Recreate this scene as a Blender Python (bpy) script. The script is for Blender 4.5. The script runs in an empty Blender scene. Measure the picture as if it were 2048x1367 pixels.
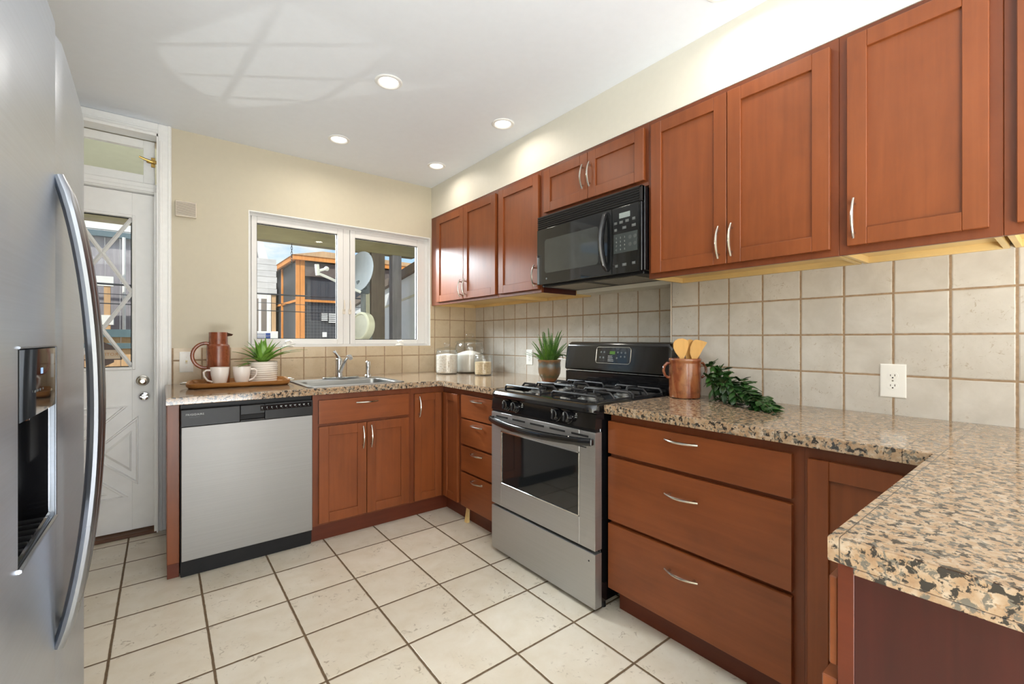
import bpy, bmesh, math, random
from mathutils import Vector, Matrix, noise

random.seed(7)
sc = bpy.context.scene
COL = sc.collection
PI = math.pi

# ------------------------------------------------------------------ camera
cam_d = bpy.data.cameras.new('camera')
cam = bpy.data.objects.new('camera', cam_d)
COL.objects.link(cam)
cam.location = (-2.3656, -3.5816, 1.2)
cam.rotation_euler = (math.radians(90), 0, -math.radians(38.104))
cam_d.sensor_width = 36.0
cam_d.lens = 893.2 / 2048 * 36.0
cam_d.shift_y = -5.53 / 2048
cam_d.clip_start = 0.02
cam_d.clip_end = 200
sc.camera = cam

# ------------------------------------------------------------------ colour
sc.view_settings.view_transform = 'Standard'
sc.view_settings.look = 'None'
sc.view_settings.gamma = 1
sc.view_settings.use_curve_mapping = False
sc.view_settings.exposure = 0.22
sc.cycles.use_denoising = True
sc.cycles.max_bounces = 10
sc.cycles.diffuse_bounces = 5
sc.cycles.glossy_bounces = 4
sc.cycles.transparent_max_bounces = 16
sc.cycles.sample_clamp_indirect = 6.0
sc.cycles.caustics_reflective = False
sc.cycles.caustics_refractive = False

# ------------------------------------------------------------------ sky
world = bpy.data.worlds.new('sky')
sc.world = world
world.use_nodes = True
nt = world.node_tree
nt.nodes.clear()
w_out = nt.nodes.new('ShaderNodeOutputWorld')
w_bg = nt.nodes.new('ShaderNodeBackground')
w_sky = nt.nodes.new('ShaderNodeTexSky')
w_sky.sky_type = 'NISHITA'
w_sky.sun_disc = False
w_sky.sun_elevation = math.radians(48)
w_sky.sun_rotation = math.radians(215)
w_sky.altitude = 50
w_tc = nt.nodes.new('ShaderNodeTexCoord')
w_map = nt.nodes.new('ShaderNodeMapping')
w_map.inputs['Scale'].default_value = (1.0, 1.0, 2.6)
w_n = nt.nodes.new('ShaderNodeTexNoise')
w_n.inputs['Scale'].default_value = 4.5
w_n.inputs['Detail'].default_value = 7
w_n.inputs['Roughness'].default_value = 0.58
w_r = nt.nodes.new('ShaderNodeValToRGB')
w_r.color_ramp.elements[0].position = 0.52
w_r.color_ramp.elements[1].position = 0.64
w_sc = nt.nodes.new('ShaderNodeVectorMath'); w_sc.operation = 'SCALE'
w_sc.inputs['Scale'].default_value = 0.11
w_mix = nt.nodes.new('ShaderNodeMix'); w_mix.data_type = 'RGBA'
w_mix.inputs['B'].default_value = (0.66, 0.67, 0.70, 1)
L = nt.links.new
L(w_tc.outputs['Generated'], w_map.inputs['Vector'])
L(w_map.outputs[0], w_n.inputs['Vector'])
L(w_n.outputs['Fac'], w_r.inputs['Fac'])
L(w_sky.outputs[0], w_sc.inputs[0])
L(w_sc.outputs[0], w_mix.inputs['A'])
L(w_r.outputs['Color'], w_mix.inputs['Factor'])
L(w_mix.outputs['Result'], w_bg.inputs['Color'])
w_bg.inputs['Strength'].default_value = 1.35
L(w_bg.outputs[0], w_out.inputs['Surface'])

# ------------------------------------------------------------------ sun and large lights
def light(name, kind, loc, target=None, power=100, color=(1, 1, 1), size=1.0, size_y=None, shape=None, parent=None, spread=180):
    d = bpy.data.lights.new(name, kind)
    d.energy = power
    d.color = color
    if kind == 'AREA':
        d.shape = shape or ('RECTANGLE' if size_y else 'SQUARE')
        d.size = size
        if size_y: d.size_y = size_y
        d.spread = math.radians(spread)
    elif kind == 'SUN':
        d.angle = size
    else:
        d.shadow_soft_size = size
    o = bpy.data.objects.new(name, d)
    COL.objects.link(o)
    o.location = loc
    if target is not None:
        o.rotation_euler = (Vector(target) - Vector(loc)).to_track_quat('-Z', 'Y').to_euler()
    if parent:
        o.parent = parent
    return o

sun = light('sun', 'SUN', (-6, -8, 10), (-6 + 0.55, -8 + 0.62, 10 - 0.85), power=4.2, color=(1, 0.95, 0.86), size=0.01)
# added area lamps standing in for dining-room window daylight behind the camera
day_rear = light('daylight_rear_lamp', 'AREA', (-1.9, -6.9, 1.45), (-1.9, 0, 1.6), power=34, color=(0.93, 0.96, 1.0), size=2.6, size_y=2.0)
day_side = light('daylight_side_lamp', 'AREA', (-3.38, -5.2, 1.5), (0, -3.6, 1.3), power=30, color=(0.95, 0.97, 1.0), size=1.5, size_y=1.9)

# sun glinting off something low in the yard, through the lattice glass of the back door onto the ceiling
glint = light('sun_glint', 'SPOT', (-4.30, 2.02, -.74), (-2.745, .02, 1.27), power=115, color=(1, .97, .92), size=.012)
glint.data.spot_size = math.radians(12); glint.data.spot_blend = .12

# added unseen lamp under the porch roof, boosting daylight through the sink window
porch_fill = light('porch_fill_lamp', 'AREA', (-1.75, .95, 2.52), (-.1, -1.2, 1.05), power=72, color=(.86, .93, 1.0), size=1.5, size_y=.8, spread=84)

# added unseen fill lamp near the floor, standing in for bounced sunlight
floor_fill = light('floor_fill_lamp', 'AREA', (-2.3, -5.3, .10), (-2.3, -4.6, 2.55), power=215, color=(.90, .955, 1.0), size=2.2, size_y=1.6)

# ------------------------------------------------------------------ materials
def srgb(r, g, b):
    f = lambda c: (c / 255) / 12.92 if c / 255 <= 0.04045 else (((c / 255) + 0.055) / 1.055) ** 2.4
    return (f(r), f(g), f(b), 1)

class NT:
    def __init__(s, name):
        s.m = bpy.data.materials.new(name); s.m.use_nodes = True
        s.t = s.m.node_tree; s.t.nodes.clear()
        s.out = s.n('ShaderNodeOutputMaterial')
    def n(s, typ, **kw):
        nd = s.t.nodes.new(typ)
        for k, v in kw.items():
            if k in nd.inputs: nd.inputs[k].default_value = v
            else: setattr(nd, k, v)
        return nd
    def l(s, a, b): s.t.links.new(a, b)
    def coord(s, scale=(1, 1, 1), rnd=True, rot=(0, 0, 0)):
        tc = s.n('ShaderNodeTexCoord'); mp = s.n('ShaderNodeMapping')
        mp.inputs['Scale'].default_value = scale; mp.inputs['Rotation'].default_value = rot
        if rnd:
            oi = s.n('ShaderNodeObjectInfo'); ad = s.n('ShaderNodeVectorMath', operation='ADD')
            sc_ = s.n('ShaderNodeMath', operation='MULTIPLY'); sc_.inputs[1].default_value = 13.7
            s.l(oi.outputs['Random'], sc_.inputs[0]); s.l(tc.outputs['Object'], ad.inputs[0]); s.l(sc_.outputs[0], ad.inputs[1])
            s.l(ad.outputs[0], mp.inputs['Vector'])
        else:
            s.l(tc.outputs['Object'], mp.inputs['Vector'])
        return mp.outputs[0]
    def noise(s, vec, scale=5, detail=3, rough=.5, dist=0):
        n = s.n('ShaderNodeTexNoise', Scale=scale, Detail=detail, Roughness=rough, Distortion=dist)
        s.l(vec, n.inputs['Vector']); return n.outputs['Fac']
    def ramp(s, fac, stops):
        r = s.n('ShaderNodeValToRGB'); e = r.color_ramp.elements
        while len(e) < len(stops): e.new(0.5)
        for i, (p, c) in enumerate(stops):
            e[i].position = p; e[i].color = c if len(c) == 4 else (*c, 1)
        s.l(fac, r.inputs['Fac']); return r.outputs['Color']
    def mix(s, fac, a, b, mode='MIX'):
        m = s.n('ShaderNodeMix', data_type='RGBA', blend_type=mode)
        for k, v in (('Factor', fac), ('A', a), ('B', b)):
            if isinstance(v, (int, float)): m.inputs[k].default_value = v
            elif isinstance(v, tuple): m.inputs[k].default_value = v
            else: s.l(v, m.inputs[k])
        return m.outputs['Result']
    def math(s, op, a, b=None):
        m = s.n('ShaderNodeMath', operation=op)
        for i, v in enumerate((a, b)):
            if v is None: continue
            if isinstance(v, (int, float)): m.inputs[i].default_value = v
            else: s.l(v, m.inputs[i])
        return m.outputs[0]
    def bsdf(s, color, rough=.5, metal=0, bump=None, bstr=.1, bdist=.01, **kw):
        p = s.n('ShaderNodeBsdfPrincipled')
        for k, v in (('Base Color', color), ('Roughness', rough), ('Metallic', metal)):
            if isinstance(v, (int, float, tuple)): p.inputs[k].default_value = v
            else: s.l(v, p.inputs[k])
        for k, v in kw.items():
            p.inputs[k.replace('_', ' ')].default_value = v
        if bump is not None:
            b = s.n('ShaderNodeBump', Strength=bstr, Distance=bdist)
            s.l(bump, b.inputs['Height']); s.l(b.outputs[0], p.inputs['Normal'])
        s.l(p.outputs[0], s.out.inputs['Surface'])
        return p

def scale_c(c, k): return (min(1, c[0] * k), min(1, c[1] * k), min(1, c[2] * k), 1)

def plain(name, col, rough=.5, metal=0, var=.06, scale=14, bstr=.03, **kw):
    t = NT(name); v = t.coord()
    n = t.noise(v, scale, 4)
    c = t.ramp(n, [(.3, scale_c(col, 1 - var)), (.7, scale_c(col, 1 + var))])
    t.bsdf(c, rough, metal, n, bstr, .004, **kw)
    return t.m

def wood(name, base, dark, light_, grain='z', rough=.36, contrast=1.0, coat=.16):
    t = NT(name)
    sc_ = {'z': (22, 22, 1.3), 'h': (1.3, 1.3, 24), 'x': (1.3, 22, 22), 'y': (22, 1.3, 22)}[grain]
    v = t.coord(sc_); v2 = t.coord((2.2, 2.2, 1.4) if grain == 'z' else (1.4, 1.4, 2.6))
    a = t.noise(v, 1.6, 5, .55, .6); b = t.noise(v2, 1.9, 4, .6, .3)
    c1 = t.ramp(a, [(.33, dark), (.5, base), (.68, light_)])
    c2 = t.ramp(b, [(.3, scale_c(base, .76)), (.55, base), (.75, scale_c(base, 1.16))])
    c = t.mix(.72, c1, c2)
    t.bsdf(c, rough, 0, a, .03, .002, Coat_Weight=coat, Coat_Roughness=.36, Specular_IOR_Level=.38)
    return t.m

CH = dict(base=srgb(131, 69, 33), dark=srgb(112, 56, 26), light_=srgb(146, 82, 44))
M = {}
M['cherry'] = wood('cherry_wood_vertical', grain='z', **CH)
M['cherry_h'] = wood('cherry_wood_horizontal', grain='h', **CH)
M['cherry_frame'] = wood('cherry_frame', srgb(115, 58, 29), srgb(97, 47, 22), srgb(129, 70, 38), 'z')
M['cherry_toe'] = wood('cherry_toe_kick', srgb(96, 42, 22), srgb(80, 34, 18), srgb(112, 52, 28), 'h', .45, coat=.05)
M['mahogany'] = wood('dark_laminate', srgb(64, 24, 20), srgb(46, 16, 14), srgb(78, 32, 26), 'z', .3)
M['maple'] = wood('maple_ply', srgb(222, 190, 128), srgb(205, 170, 108), srgb(232, 205, 150), 'h', .45, coat=.1)
M['tray_wood'] = wood('acacia_wood', srgb(176, 120, 62), srgb(140, 88, 42), srgb(205, 152, 92), 'x', .4, coat=.1)
M['spoon_wood'] = wood('bamboo_wood', srgb(222, 172, 98), srgb(205, 150, 78), srgb(234, 190, 122), 'z', .5, coat=0)
M['wall'] = plain('cream_wall_paint', srgb(203, 194, 172), .55, var=.012, scale=30, bstr=.05)
M['soffit'] = plain('soffit_paint', srgb(220, 216, 203), .5, var=.012, scale=30, bstr=.05)
M['ceiling'] = plain('ceiling_paint', srgb(236, 241, 248), .5, var=.01, scale=25, bstr=.04)
M['white'] = plain('white_gloss_paint', srgb(238, 238, 236), .35, var=.02, scale=40, bstr=.03)
M['door_white'] = plain('door_paint', srgb(240, 239, 237), .4, var=.02, scale=18, bstr=.03)
M['vinyl'] = plain('white_vinyl', srgb(224, 222, 219), .35, var=.01)
M['plastic_white'] = plain('white_plastic', srgb(238, 236, 230), .35, var=.01)
M['plastic_almond'] = plain('almond_plastic', srgb(232, 222, 206), .4, var=.015)
M['nickel'] = plain('satin_nickel', srgb(205, 200, 190), .22, 1, var=.03)
M['chrome'] = plain('chrome', srgb(225, 226, 228), .07, 1, var=.02)
M['brass'] = plain('worn_brass', srgb(170, 140, 80), .35, 1, var=.15)
M['black'] = plain('black_enamel', (.006, .006, .007, 1), .12, var=.1, Coat_Weight=.4, Coat_Roughness=.05)
M['black_matte'] = plain('black_plastic', (.010, .010, .011, 1), .45, var=.15, Specular_IOR_Level=.25)
M['iron'] = plain('cast_iron', (.018, .018, .02, 1), .38, var=.25, scale=60, bstr=.15)
M['black_glass'] = plain('black_glass', (.010, .011, .012, 1), .045, var=.05, bstr=0, Specular_IOR_Level=.75)
M['mw_window'] = plain('microwave_window', (.050, .056, .055, 1), .05, var=.05, bstr=0, Specular_IOR_Level=.75)
M['dark_panel'] = plain('charcoal_panel', srgb(30, 29, 29), .38, var=.08, Specular_IOR_Level=.3)
M['mark_grey'] = plain('printed_grey', srgb(140, 143, 142), .5, var=.02)
M['grey_button'] = plain('grey_button', srgb(84, 88, 88), .45, var=.05)
M['mark_white'] = plain('printed_white', srgb(188, 190, 188), .5, var=.02)
M['lcd'] = plain('grey_lcd', srgb(150, 160, 158), .25, var=.03)
M['kick_dark'] = plain('dark_void', (.008, .007, .007, 1), .7, var=.1)

def steel(name, col, rough, axis='h', metal=1.0):
    t = NT(name)
    v = t.coord({'h': (2, 2, 260), 'v': (240, 240, 1.5)}[axis])
    n = t.noise(v, 1.0, 3)
    v2 = t.coord((2.2, 2.2, .5)); n2 = t.noise(v2, 1.5, 2)
    c = t.ramp(n, [(.3, scale_c(col, .965)), (.7, scale_c(col, 1.03))])
    r = t.math('ADD', t.math('MULTIPLY', n2, .12), rough - .05)
    t.bsdf(c, r, metal, n, .015, .001)
    return t.m
M['steel'] = steel('brushed_steel', srgb(184, 184, 184), .40, 'h', .85)
M['steel_dishwasher'] = steel('dishwasher_steel', srgb(150, 148, 146), .5, 'h', .8)
M['steel_fridge'] = steel('fridge_steel', srgb(184, 192, 204), .29, 'h', .72)
M['steel_handle'] = steel('handle_steel', srgb(160, 165, 174), .27, 'v')
M['steel_sink'] = steel('sink_steel', srgb(158, 158, 156), .34, 'h', .92)

def glass_thin(name, tint=(1, 1, 1, 1), refl=.9, rough=.0, ior=1.45):
    t = NT(name)
    tr = t.n('ShaderNodeBsdfTransparent', Color=tint); gl = t.n('ShaderNodeBsdfGlossy', Roughness=rough)
    gl.inputs['Color'].default_value = (refl, refl, refl, 1)
    fr = t.n('ShaderNodeFresnel', IOR=ior); mx = t.n('ShaderNodeMixShader')
    v = t.coord(); n = t.noise(v, 3, 2); b = t.n('ShaderNodeBump', Strength=.01, Distance=.002)
    t.l(n, b.inputs['Height']); t.l(b.outputs[0], gl.inputs['Normal'])
    ge = t.n('ShaderNodeNewGeometry')
    t.l(t.math('MULTIPLY', fr.outputs[0], t.math('SUBTRACT', 1.0, ge.outputs['Backfacing'])), mx.inputs[0]); t.l(tr.outputs[0], mx.inputs[1]); t.l(gl.outputs[0], mx.inputs[2])
    t.l(mx.outputs[0], t.out.inputs['Surface'])
    return t.m
M['pane'] = glass_thin('window_glass', (.96, .98, .97, 1), .8)
def glass_jar():
    t = NT('jar_glass')
    lw = t.n('ShaderNodeLayerWeight', Blend=.35); v = t.coord(); n = t.noise(v, 9, 2)
    ed = t.ramp(lw.outputs['Facing'], [(.3, (.985, .99, .99, 1)), (.8, (.88, .91, .92, 1)), (1.0, (.55, .60, .63, 1))])
    tr = t.n('ShaderNodeBsdfTransparent'); t.l(ed, tr.inputs['Color'])
    gl = t.n('ShaderNodeBsdfGlossy', Roughness=.03); gl.inputs['Color'].default_value = (.95, .97, 1, 1)
    b = t.n('ShaderNodeBump', Strength=.04, Distance=.004); t.l(n, b.inputs['Height']); t.l(b.outputs[0], gl.inputs['Normal'])
    fac = t.math('ADD', .045, t.math('MULTIPLY', t.math('POWER', lw.outputs['Facing'], 2.5), .65))
    mx = t.n('ShaderNodeMixShader'); t.l(fac, mx.inputs[0]); t.l(tr.outputs[0], mx.inputs[1]); t.l(gl.outputs[0], mx.inputs[2])
    t.l(mx.outputs[0], t.out.inputs['Surface']); return t.m
M['jar_glass'] = glass_jar()

def tile_wall(name, ua, u0, v0, pitch, gw, colA, colB, grout):
    """square ceramic tile; ua = index of the horizontal axis (0 x, 1 y)"""
    t = NT(name)
    tc = t.n('ShaderNodeTexCoord'); sp = t.n('ShaderNodeSeparateXYZ'); t.l(tc.outputs['Object'], sp.inputs[0])
    wob = t.math('MULTIPLY', t.math('SUBTRACT', t.noise(tc.outputs['Object'], 28, 3), .5), .0035)
    def cell(o, o0):
        q = t.math('DIVIDE', t.math('SUBTRACT', t.math('ADD', o, wob), o0), pitch)
        f = t.math('FRACT', q)
        return t.math('FLOOR', q), t.math('MULTIPLY', t.math('MINIMUM', f, t.math('SUBTRACT', 1.0, f)), pitch)
    iu, du = cell(sp.outputs[ua], u0); iv, dv = cell(sp.outputs[1 if ua == 9 else 2], v0)
    return t, tc, iu, du, iv, dv, wob

def make_tile(name, axes, o, pitch, gw, colA, colB, pit, grout, rough=.3, bstr=.5, pitscale=40):
    t = NT(name)
    tc = t.n('ShaderNodeTexCoord'); sp = t.n('ShaderNodeSeparateXYZ'); t.l(tc.outputs['Object'], sp.inputs[0])
    wob = t.math('MULTIPLY', t.math('SUBTRACT', t.noise(tc.outputs['Object'], 30, 3), .5), .003)
    ds, ids = [], []
    for ax, o0 in zip(axes, o):
        q = t.math('DIVIDE', t.math('SUBTRACT', t.math('ADD', sp.outputs[ax], wob), o0), pitch)
        f = t.math('FRACT', q)
        ds.append(t.math('MULTIPLY', t.math('MINIMUM', f, t.math('SUBTRACT', 1.0, f)), pitch)); ids.append(t.math('FLOOR', q))
    d = t.math('MINIMUM', ds[0], ds[1])
    mask = t.n('ShaderNodeMapRange', interpolation_type='SMOOTHSTEP')
    mask.inputs['From Min'].default_value = gw * .5 - .0006; mask.inputs['From Max'].default_value = gw * .5 + .0012
    t.l(d, mask.inputs['Value']); mk = mask.outputs['Result']
    edge = t.n('ShaderNodeMapRange', interpolation_type='SMOOTHSTEP')
    edge.inputs['From Min'].default_value = gw * .35; edge.inputs['From Max'].default_value = gw * .5 + .004
    t.l(d, edge.inputs['Value'])
    # per tile tone and offset
    cb = t.n('ShaderNodeCombineXYZ'); t.l(ids[0], cb.inputs[0]); t.l(ids[1], cb.inputs[1])
    wn = t.n('ShaderNodeTexWhiteNoise', noise_dimensions='3D'); t.l(cb.outputs[0], wn.inputs['Vector'])
    off = t.n('ShaderNodeVectorMath', operation='SCALE'); off.inputs['Scale'].default_value = 7.0
    t.l(wn.outputs['Color'], off.inputs[0])
    ad = t.n('ShaderNodeVectorMath', operation='ADD'); t.l(tc.outputs['Object'], ad.inputs[0]); t.l(off.outputs[0], ad.inputs[1])
    n1 = t.noise(ad.outputs[0], 9, 5, .6, .4)
    base = t.ramp(n1, [(.3, colA), (.7, colB)])
    tone = t.ramp(wn.outputs['Value'], [(0, (.955, .955, .955, 1)), (1, (1.0, 1.0, 1.0, 1))])
    base = t.mix(1.0, base, tone, 'MULTIPLY')
    # travertine-like pits and short veins
    mp = t.n('ShaderNodeMapping'); mp.inputs['Scale'].default_value = (1, 1, 1); t.l(ad.outputs[0], mp.inputs['Vector'])
    n2 = t.noise(mp.outputs[0], pitscale, 6, .62, 1.2); n3 = t.noise(ad.outputs[0], 7, 2)
    pits = t.math('MULTIPLY', t.ramp(n2, [(.585, (0, 0, 0, 1)), (.66, (1, 1, 1, 1))]), t.ramp(n3, [(.47, (0, 0, 0, 1)), (.62, (1, 1, 1, 1))]))
    base = t.mix(t.math('MULTIPLY', pits, .55), base, pit)
    gn = t.noise(tc.outputs['Object'], 60, 3)
    gr = t.ramp(gn, [(.3, scale_c(grout, .8)), (.7, scale_c(grout, 1.15))])
    col = t.mix(mk, gr, base)
    rg = t.math('ADD', t.math('MULTIPLY', t.math('SUBTRACT', 1.0, mk), .5), rough)
    h = t.math('SUBTRACT', edge.outputs['Result'], t.math('MULTIPLY', pits, .12))
    t.bsdf(col, rg, 0, h, bstr, .0025)
    return t.m
TW = dict(pitch=.156, gw=.0068, colA=srgb(194, 187, 176), colB=srgb(211, 205, 196), pit=srgb(160, 142, 118), grout=srgb(158, 132, 104), rough=.20, pitscale=70)
M['tile_right'] = make_tile('backsplash_tile_right', (1, 2), (-2.2052, 1.2183), **TW)
M['tile_corner'] = make_tile('backsplash_tile_corner', (1, 2), (-.1376, 1.2153), **TW)
M['tile_window'] = make_tile('backsplash_tile_window', (0, 2), (-1.6885, 1.062), **{**TW, 'colA': srgb(196, 176, 146), 'colB': srgb(210, 192, 164)})  # same tile; warm lamplight and backlit tone painted into its colour
M['floor'] = make_tile('floor_tile', (0, 1), (-1.9089, -.7192), .3066, .0085, srgb(228, 217, 196), srgb(238, 230, 214), srgb(138, 118, 92), srgb(112, 92, 68), rough=.22, pitscale=34)

def granite(name, seam_axis, s0, pitch, smin=-9.0, extra=None):
    t = NT(name)
    tc = t.n('ShaderNodeTexCoord'); v = tc.outputs['Object']
    a = t.noise(v, 62, 4, .62, .3); b = t.noise(v, 118, 3, .6); c = t.noise(v, 46, 3, .55)
    of = t.n('ShaderNodeVectorMath', operation='ADD'); of.inputs[1].default_value = (3.1, 1.7, 5.3); t.l(v, of.inputs[0])
    d = t.noise(of.outputs[0], 78, 4, .62, .4); e = t.noise(of.outputs[0], 34, 2)
    base = t.ramp(c, [(.32, srgb(156, 126, 98)), (.5, srgb(174, 148, 120)), (.68, srgb(188, 170, 149))])
    base = t.mix(t.ramp(b, [(.55, (0, 0, 0, 1)), (.62, (1, 1, 1, 1))]), base, srgb(164, 134, 104))
    base = t.mix(t.ramp(d, [(.535, (0, 0, 0, 1)), (.585, (1, 1, 1, 1))]), base, srgb(112, 106, 96))
    base = t.mix(t.ramp(a, [(.55, (0, 0, 0, 1)), (.585, (1, 1, 1, 1))]), base, srgb(58, 54, 50))
    sp = t.n('ShaderNodeSeparateXYZ'); t.l(v, sp.inputs[0])
    q = t.math('FRACT', t.math('DIVIDE', t.math('SUBTRACT', sp.outputs[seam_axis], s0), pitch))
    dd = t.math('MULTIPLY', t.math('MINIMUM', q, t.math('SUBTRACT', 1.0, q)), pitch)
    sm = t.ramp(t.math('MULTIPLY', dd, 100), [(.06, (1, 1, 1, 1)), (.12, (0, 0, 0, 1))])
    sm = t.math('MULTIPLY', sm, t.math('GREATER_THAN', sp.outputs[seam_axis], smin))
    if extra is not None:
        e2 = t.ramp(t.math('MULTIPLY', t.math('ABSOLUTE', t.math('SUBTRACT', sp.outputs[seam_axis], extra)), 100), [(.05, (1, 1, 1, 1)), (.10, (0, 0, 0, 1))])
        sm = t.math('MAXIMUM', sm, e2)
    base = t.mix(t.math('MULTIPLY', sm, .8), base, srgb(62, 50, 40))
    t.bsdf(base, .10, 0, t.math('SUBTRACT', 1.0, sm), .15, .001, Specular_IOR_Level=.55)
    return t.m
M['granite_x'] = granite('granite_tile_window_run', 0, -1.131, .3105)
M['granite_y'] = granite('granite_tile_right_run', 1, .523, .3078, -.13, -.166)

def emit(name, col, strength):
    t = NT(name); v = t.coord(); n = t.noise(v, 20, 1)
    c = t.ramp(n, [(.2, scale_c(col, .98)), (.8, col)])
    e = t.n('ShaderNodeEmission', Strength=strength); t.l(c, e.inputs['Color']); t.l(e.outputs[0], t.out.inputs['Surface'])
    return t.m
M['lamp_glow'] = emit('lamp_lens', (1, .93, .80, 1), 3.0)
M['green_led'] = emit('green_display', (.25, .5, .12, 1), .35)
M['blue_led'] = emit('blue_display', (.4, .6, 1, 1), 1.0)

# ------------------------------------------------------------------ geometry helpers
class MB:
    """collects shapes into one bmesh; .f maps (a, d, z) to the room"""
    def __init__(s, f=None):
        s.bm = bmesh.new(); s.f = f
    def P(s, p):
        return Vector(s.f(*p)) if s.f else Vector(p)
    def _put(s, src, smooth=None):
        vs = {}
        for v in src.verts: vs[v] = s.bm.verts.new(s.P(v.co))
        for f in src.faces:
            try: s.bm.faces.new([vs[v] for v in f.verts])
            except ValueError: pass
        src.free()
    def box(s, x0, x1, y0, y1, z0, z1, bev=0, seg=1):
        b = bmesh.new(); bmesh.ops.create_cube(b, size=1)
        x0, x1 = sorted((x0, x1)); y0, y1 = sorted((y0, y1)); z0, z1 = sorted((z0, z1))
        for v in b.verts:
            v.co = Vector((x0 + (v.co.x + .5) * (x1 - x0), y0 + (v.co.y + .5) * (y1 - y0), z0 + (v.co.z + .5) * (z1 - z0)))
        if bev:
            bev = min(bev, .49 * min(x1 - x0, y1 - y0, z1 - z0))
            bmesh.ops.bevel(b, geom=list(b.edges), offset=bev, segments=seg, profile=.5, affect='EDGES')
        s._put(b); return s
    def ring(s, pts): return [s.bm.verts.new(s.P(p)) for p in pts]
    def poly(s, pts): s.bm.faces.new(s.ring(pts)); return s
    def skin(s, rings, closed=True, cap0=True, cap1=True):
        R = [s.ring(r) for r in rings]; n = len(R[0])
        for i in range(len(R) - 1):
            for k in range(n if closed else n - 1):
                q = [R[i][k], R[i][(k + 1) % n], R[i + 1][(k + 1) % n], R[i + 1][k]]
                try: s.bm.faces.new(q)
                except ValueError: pass
        if closed and cap0: s.bm.faces.new(list(reversed(R[0])))
        if closed and cap1: s.bm.faces.new(R[-1])
        return s
    def cyl(s, p0, p1, r0, r1=None, n=16):
        return s.tube([p0, p1], [r0, r0 if r1 is None else r1], n)
    def tube(s, pts, r=.01, n=8, closed=False, flat=None, up=None):
        pts = [Vector(p) for p in pts]; m = len(pts)
        rs = r if isinstance(r, (list, tuple)) else [r] * m
        rings = []; u = None
        for i, p in enumerate(pts):
            if closed: t = pts[(i + 1) % m] - pts[i - 1]
            else: t = pts[min(i + 1, m - 1)] - pts[max(i - 1, 0)]
            if t.length < 1e-9: t = Vector((0, 0, 1))
            t.normalize()
            if u is None:
                ref = Vector(up) if up else (Vector((0, 0, 1)) if abs(t.z) < .9 else Vector((1, 0, 0)))
                u = (ref - t * ref.dot(t)).normalized()
            else:
                u = u - t * u.dot(t)
                u = u.normalized() if u.length > 1e-6 else Vector((1, 0, 0))
            w = t.cross(u); a, b = flat or (1, 1)
            rings.append([p + (u * math.cos(2 * PI * k / n) * a + w * math.sin(2 * PI * k / n) * b) * rs[i] for k in range(n)])
        if closed: rings.append(rings[0])
        return s.skin(rings, True, not closed, not closed)
    def lathe(s, prof, c=(0, 0, 0), n=32, cap0=True, cap1=True, fn=None):
        rings = []
        for (r, z) in prof:
            r = max(r, 1e-5)
            rings.append([(c[0] + (fn(k / n, z) if fn else 1) * r * math.cos(2 * PI * k / n), c[1] + (fn(k / n, z) if fn else 1) * r * math.sin(2 * PI * k / n), c[2] + z) for k in range(n)])
        return s.skin(rings, True, cap0, cap1)
    def prism(s, poly, axis, lo, hi):
        def pt(q, t): return {'x': (t, q[0], q[1]), 'y': (q[0], t, q[1]), 'z': (q[0], q[1], t)}[axis]
        return s.skin([[pt(q, lo) for q in poly], [pt(q, hi) for q in poly]])
    def ball(s, c, r, n=16, m=8, sq=(1, 1, 1)):
        rings = []
        for j in range(1, m):
            a = PI * j / m
            rings.append([(c[0] + r * sq[0] * math.sin(a) * math.cos(2 * PI * k / n), c[1] + r * sq[1] * math.sin(a) * math.sin(2 * PI * k / n), c[2] - r * sq[2] * math.cos(a)) for k in range(n)])
        return s.skin(rings)

def world_of(o):
    v = Vector((0, 0, 0))
    while o: v = v + Vector(o.location); o = o.parent
    return v

def props(o, label=None, cat=None, group=None, kind=None):
    if label: o['label'] = label
    if cat: o['category'] = cat
    if group: o['group'] = group
    if kind: o['kind'] = kind
    return o

def thing(name, label, cat, loc=(0, 0, 0), group=None):
    o = bpy.data.objects.new(name, None); COL.objects.link(o)
    o.location = loc; o.empty_display_size = .05
    return props(o, label, cat, group)

def obj(name, mb, mat, parent=None, loc=None, label=None, angle=32, bevel=None):
    bm = mb.bm
    bmesh.ops.remove_doubles(bm, verts=bm.verts, dist=1e-6)
    bmesh.ops.recalc_face_normals(bm, faces=bm.faces)
    me = bpy.data.meshes.new(name)
    org = world_of(parent) if parent else Vector(loc or (0, 0, 0))
    for v in bm.verts: v.co -= org
    bm.to_mesh(me); bm.free()
    for p in me.polygons: p.use_smooth = True
    me.set_sharp_from_angle(angle=math.radians(angle))
    o = bpy.data.objects.new(name, me); COL.objects.link(o)
    me.materials.append(M[mat] if isinstance(mat, str) else mat)
    wn_ = o.modifiers.new('even_shading', 'WEIGHTED_NORMAL'); wn_.mode = 'FACE_AREA'; wn_.weight = 80; wn_.keep_sharp = True
    if parent: o.parent = parent
    else: o.location = org
    if label: o['label'] = label
    return o

def struct(name, mb, mat, parent=None, **kw):
    o = obj(name, mb, mat, parent, **kw)
    if not parent: o['kind'] = 'structure'
    return o

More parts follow.
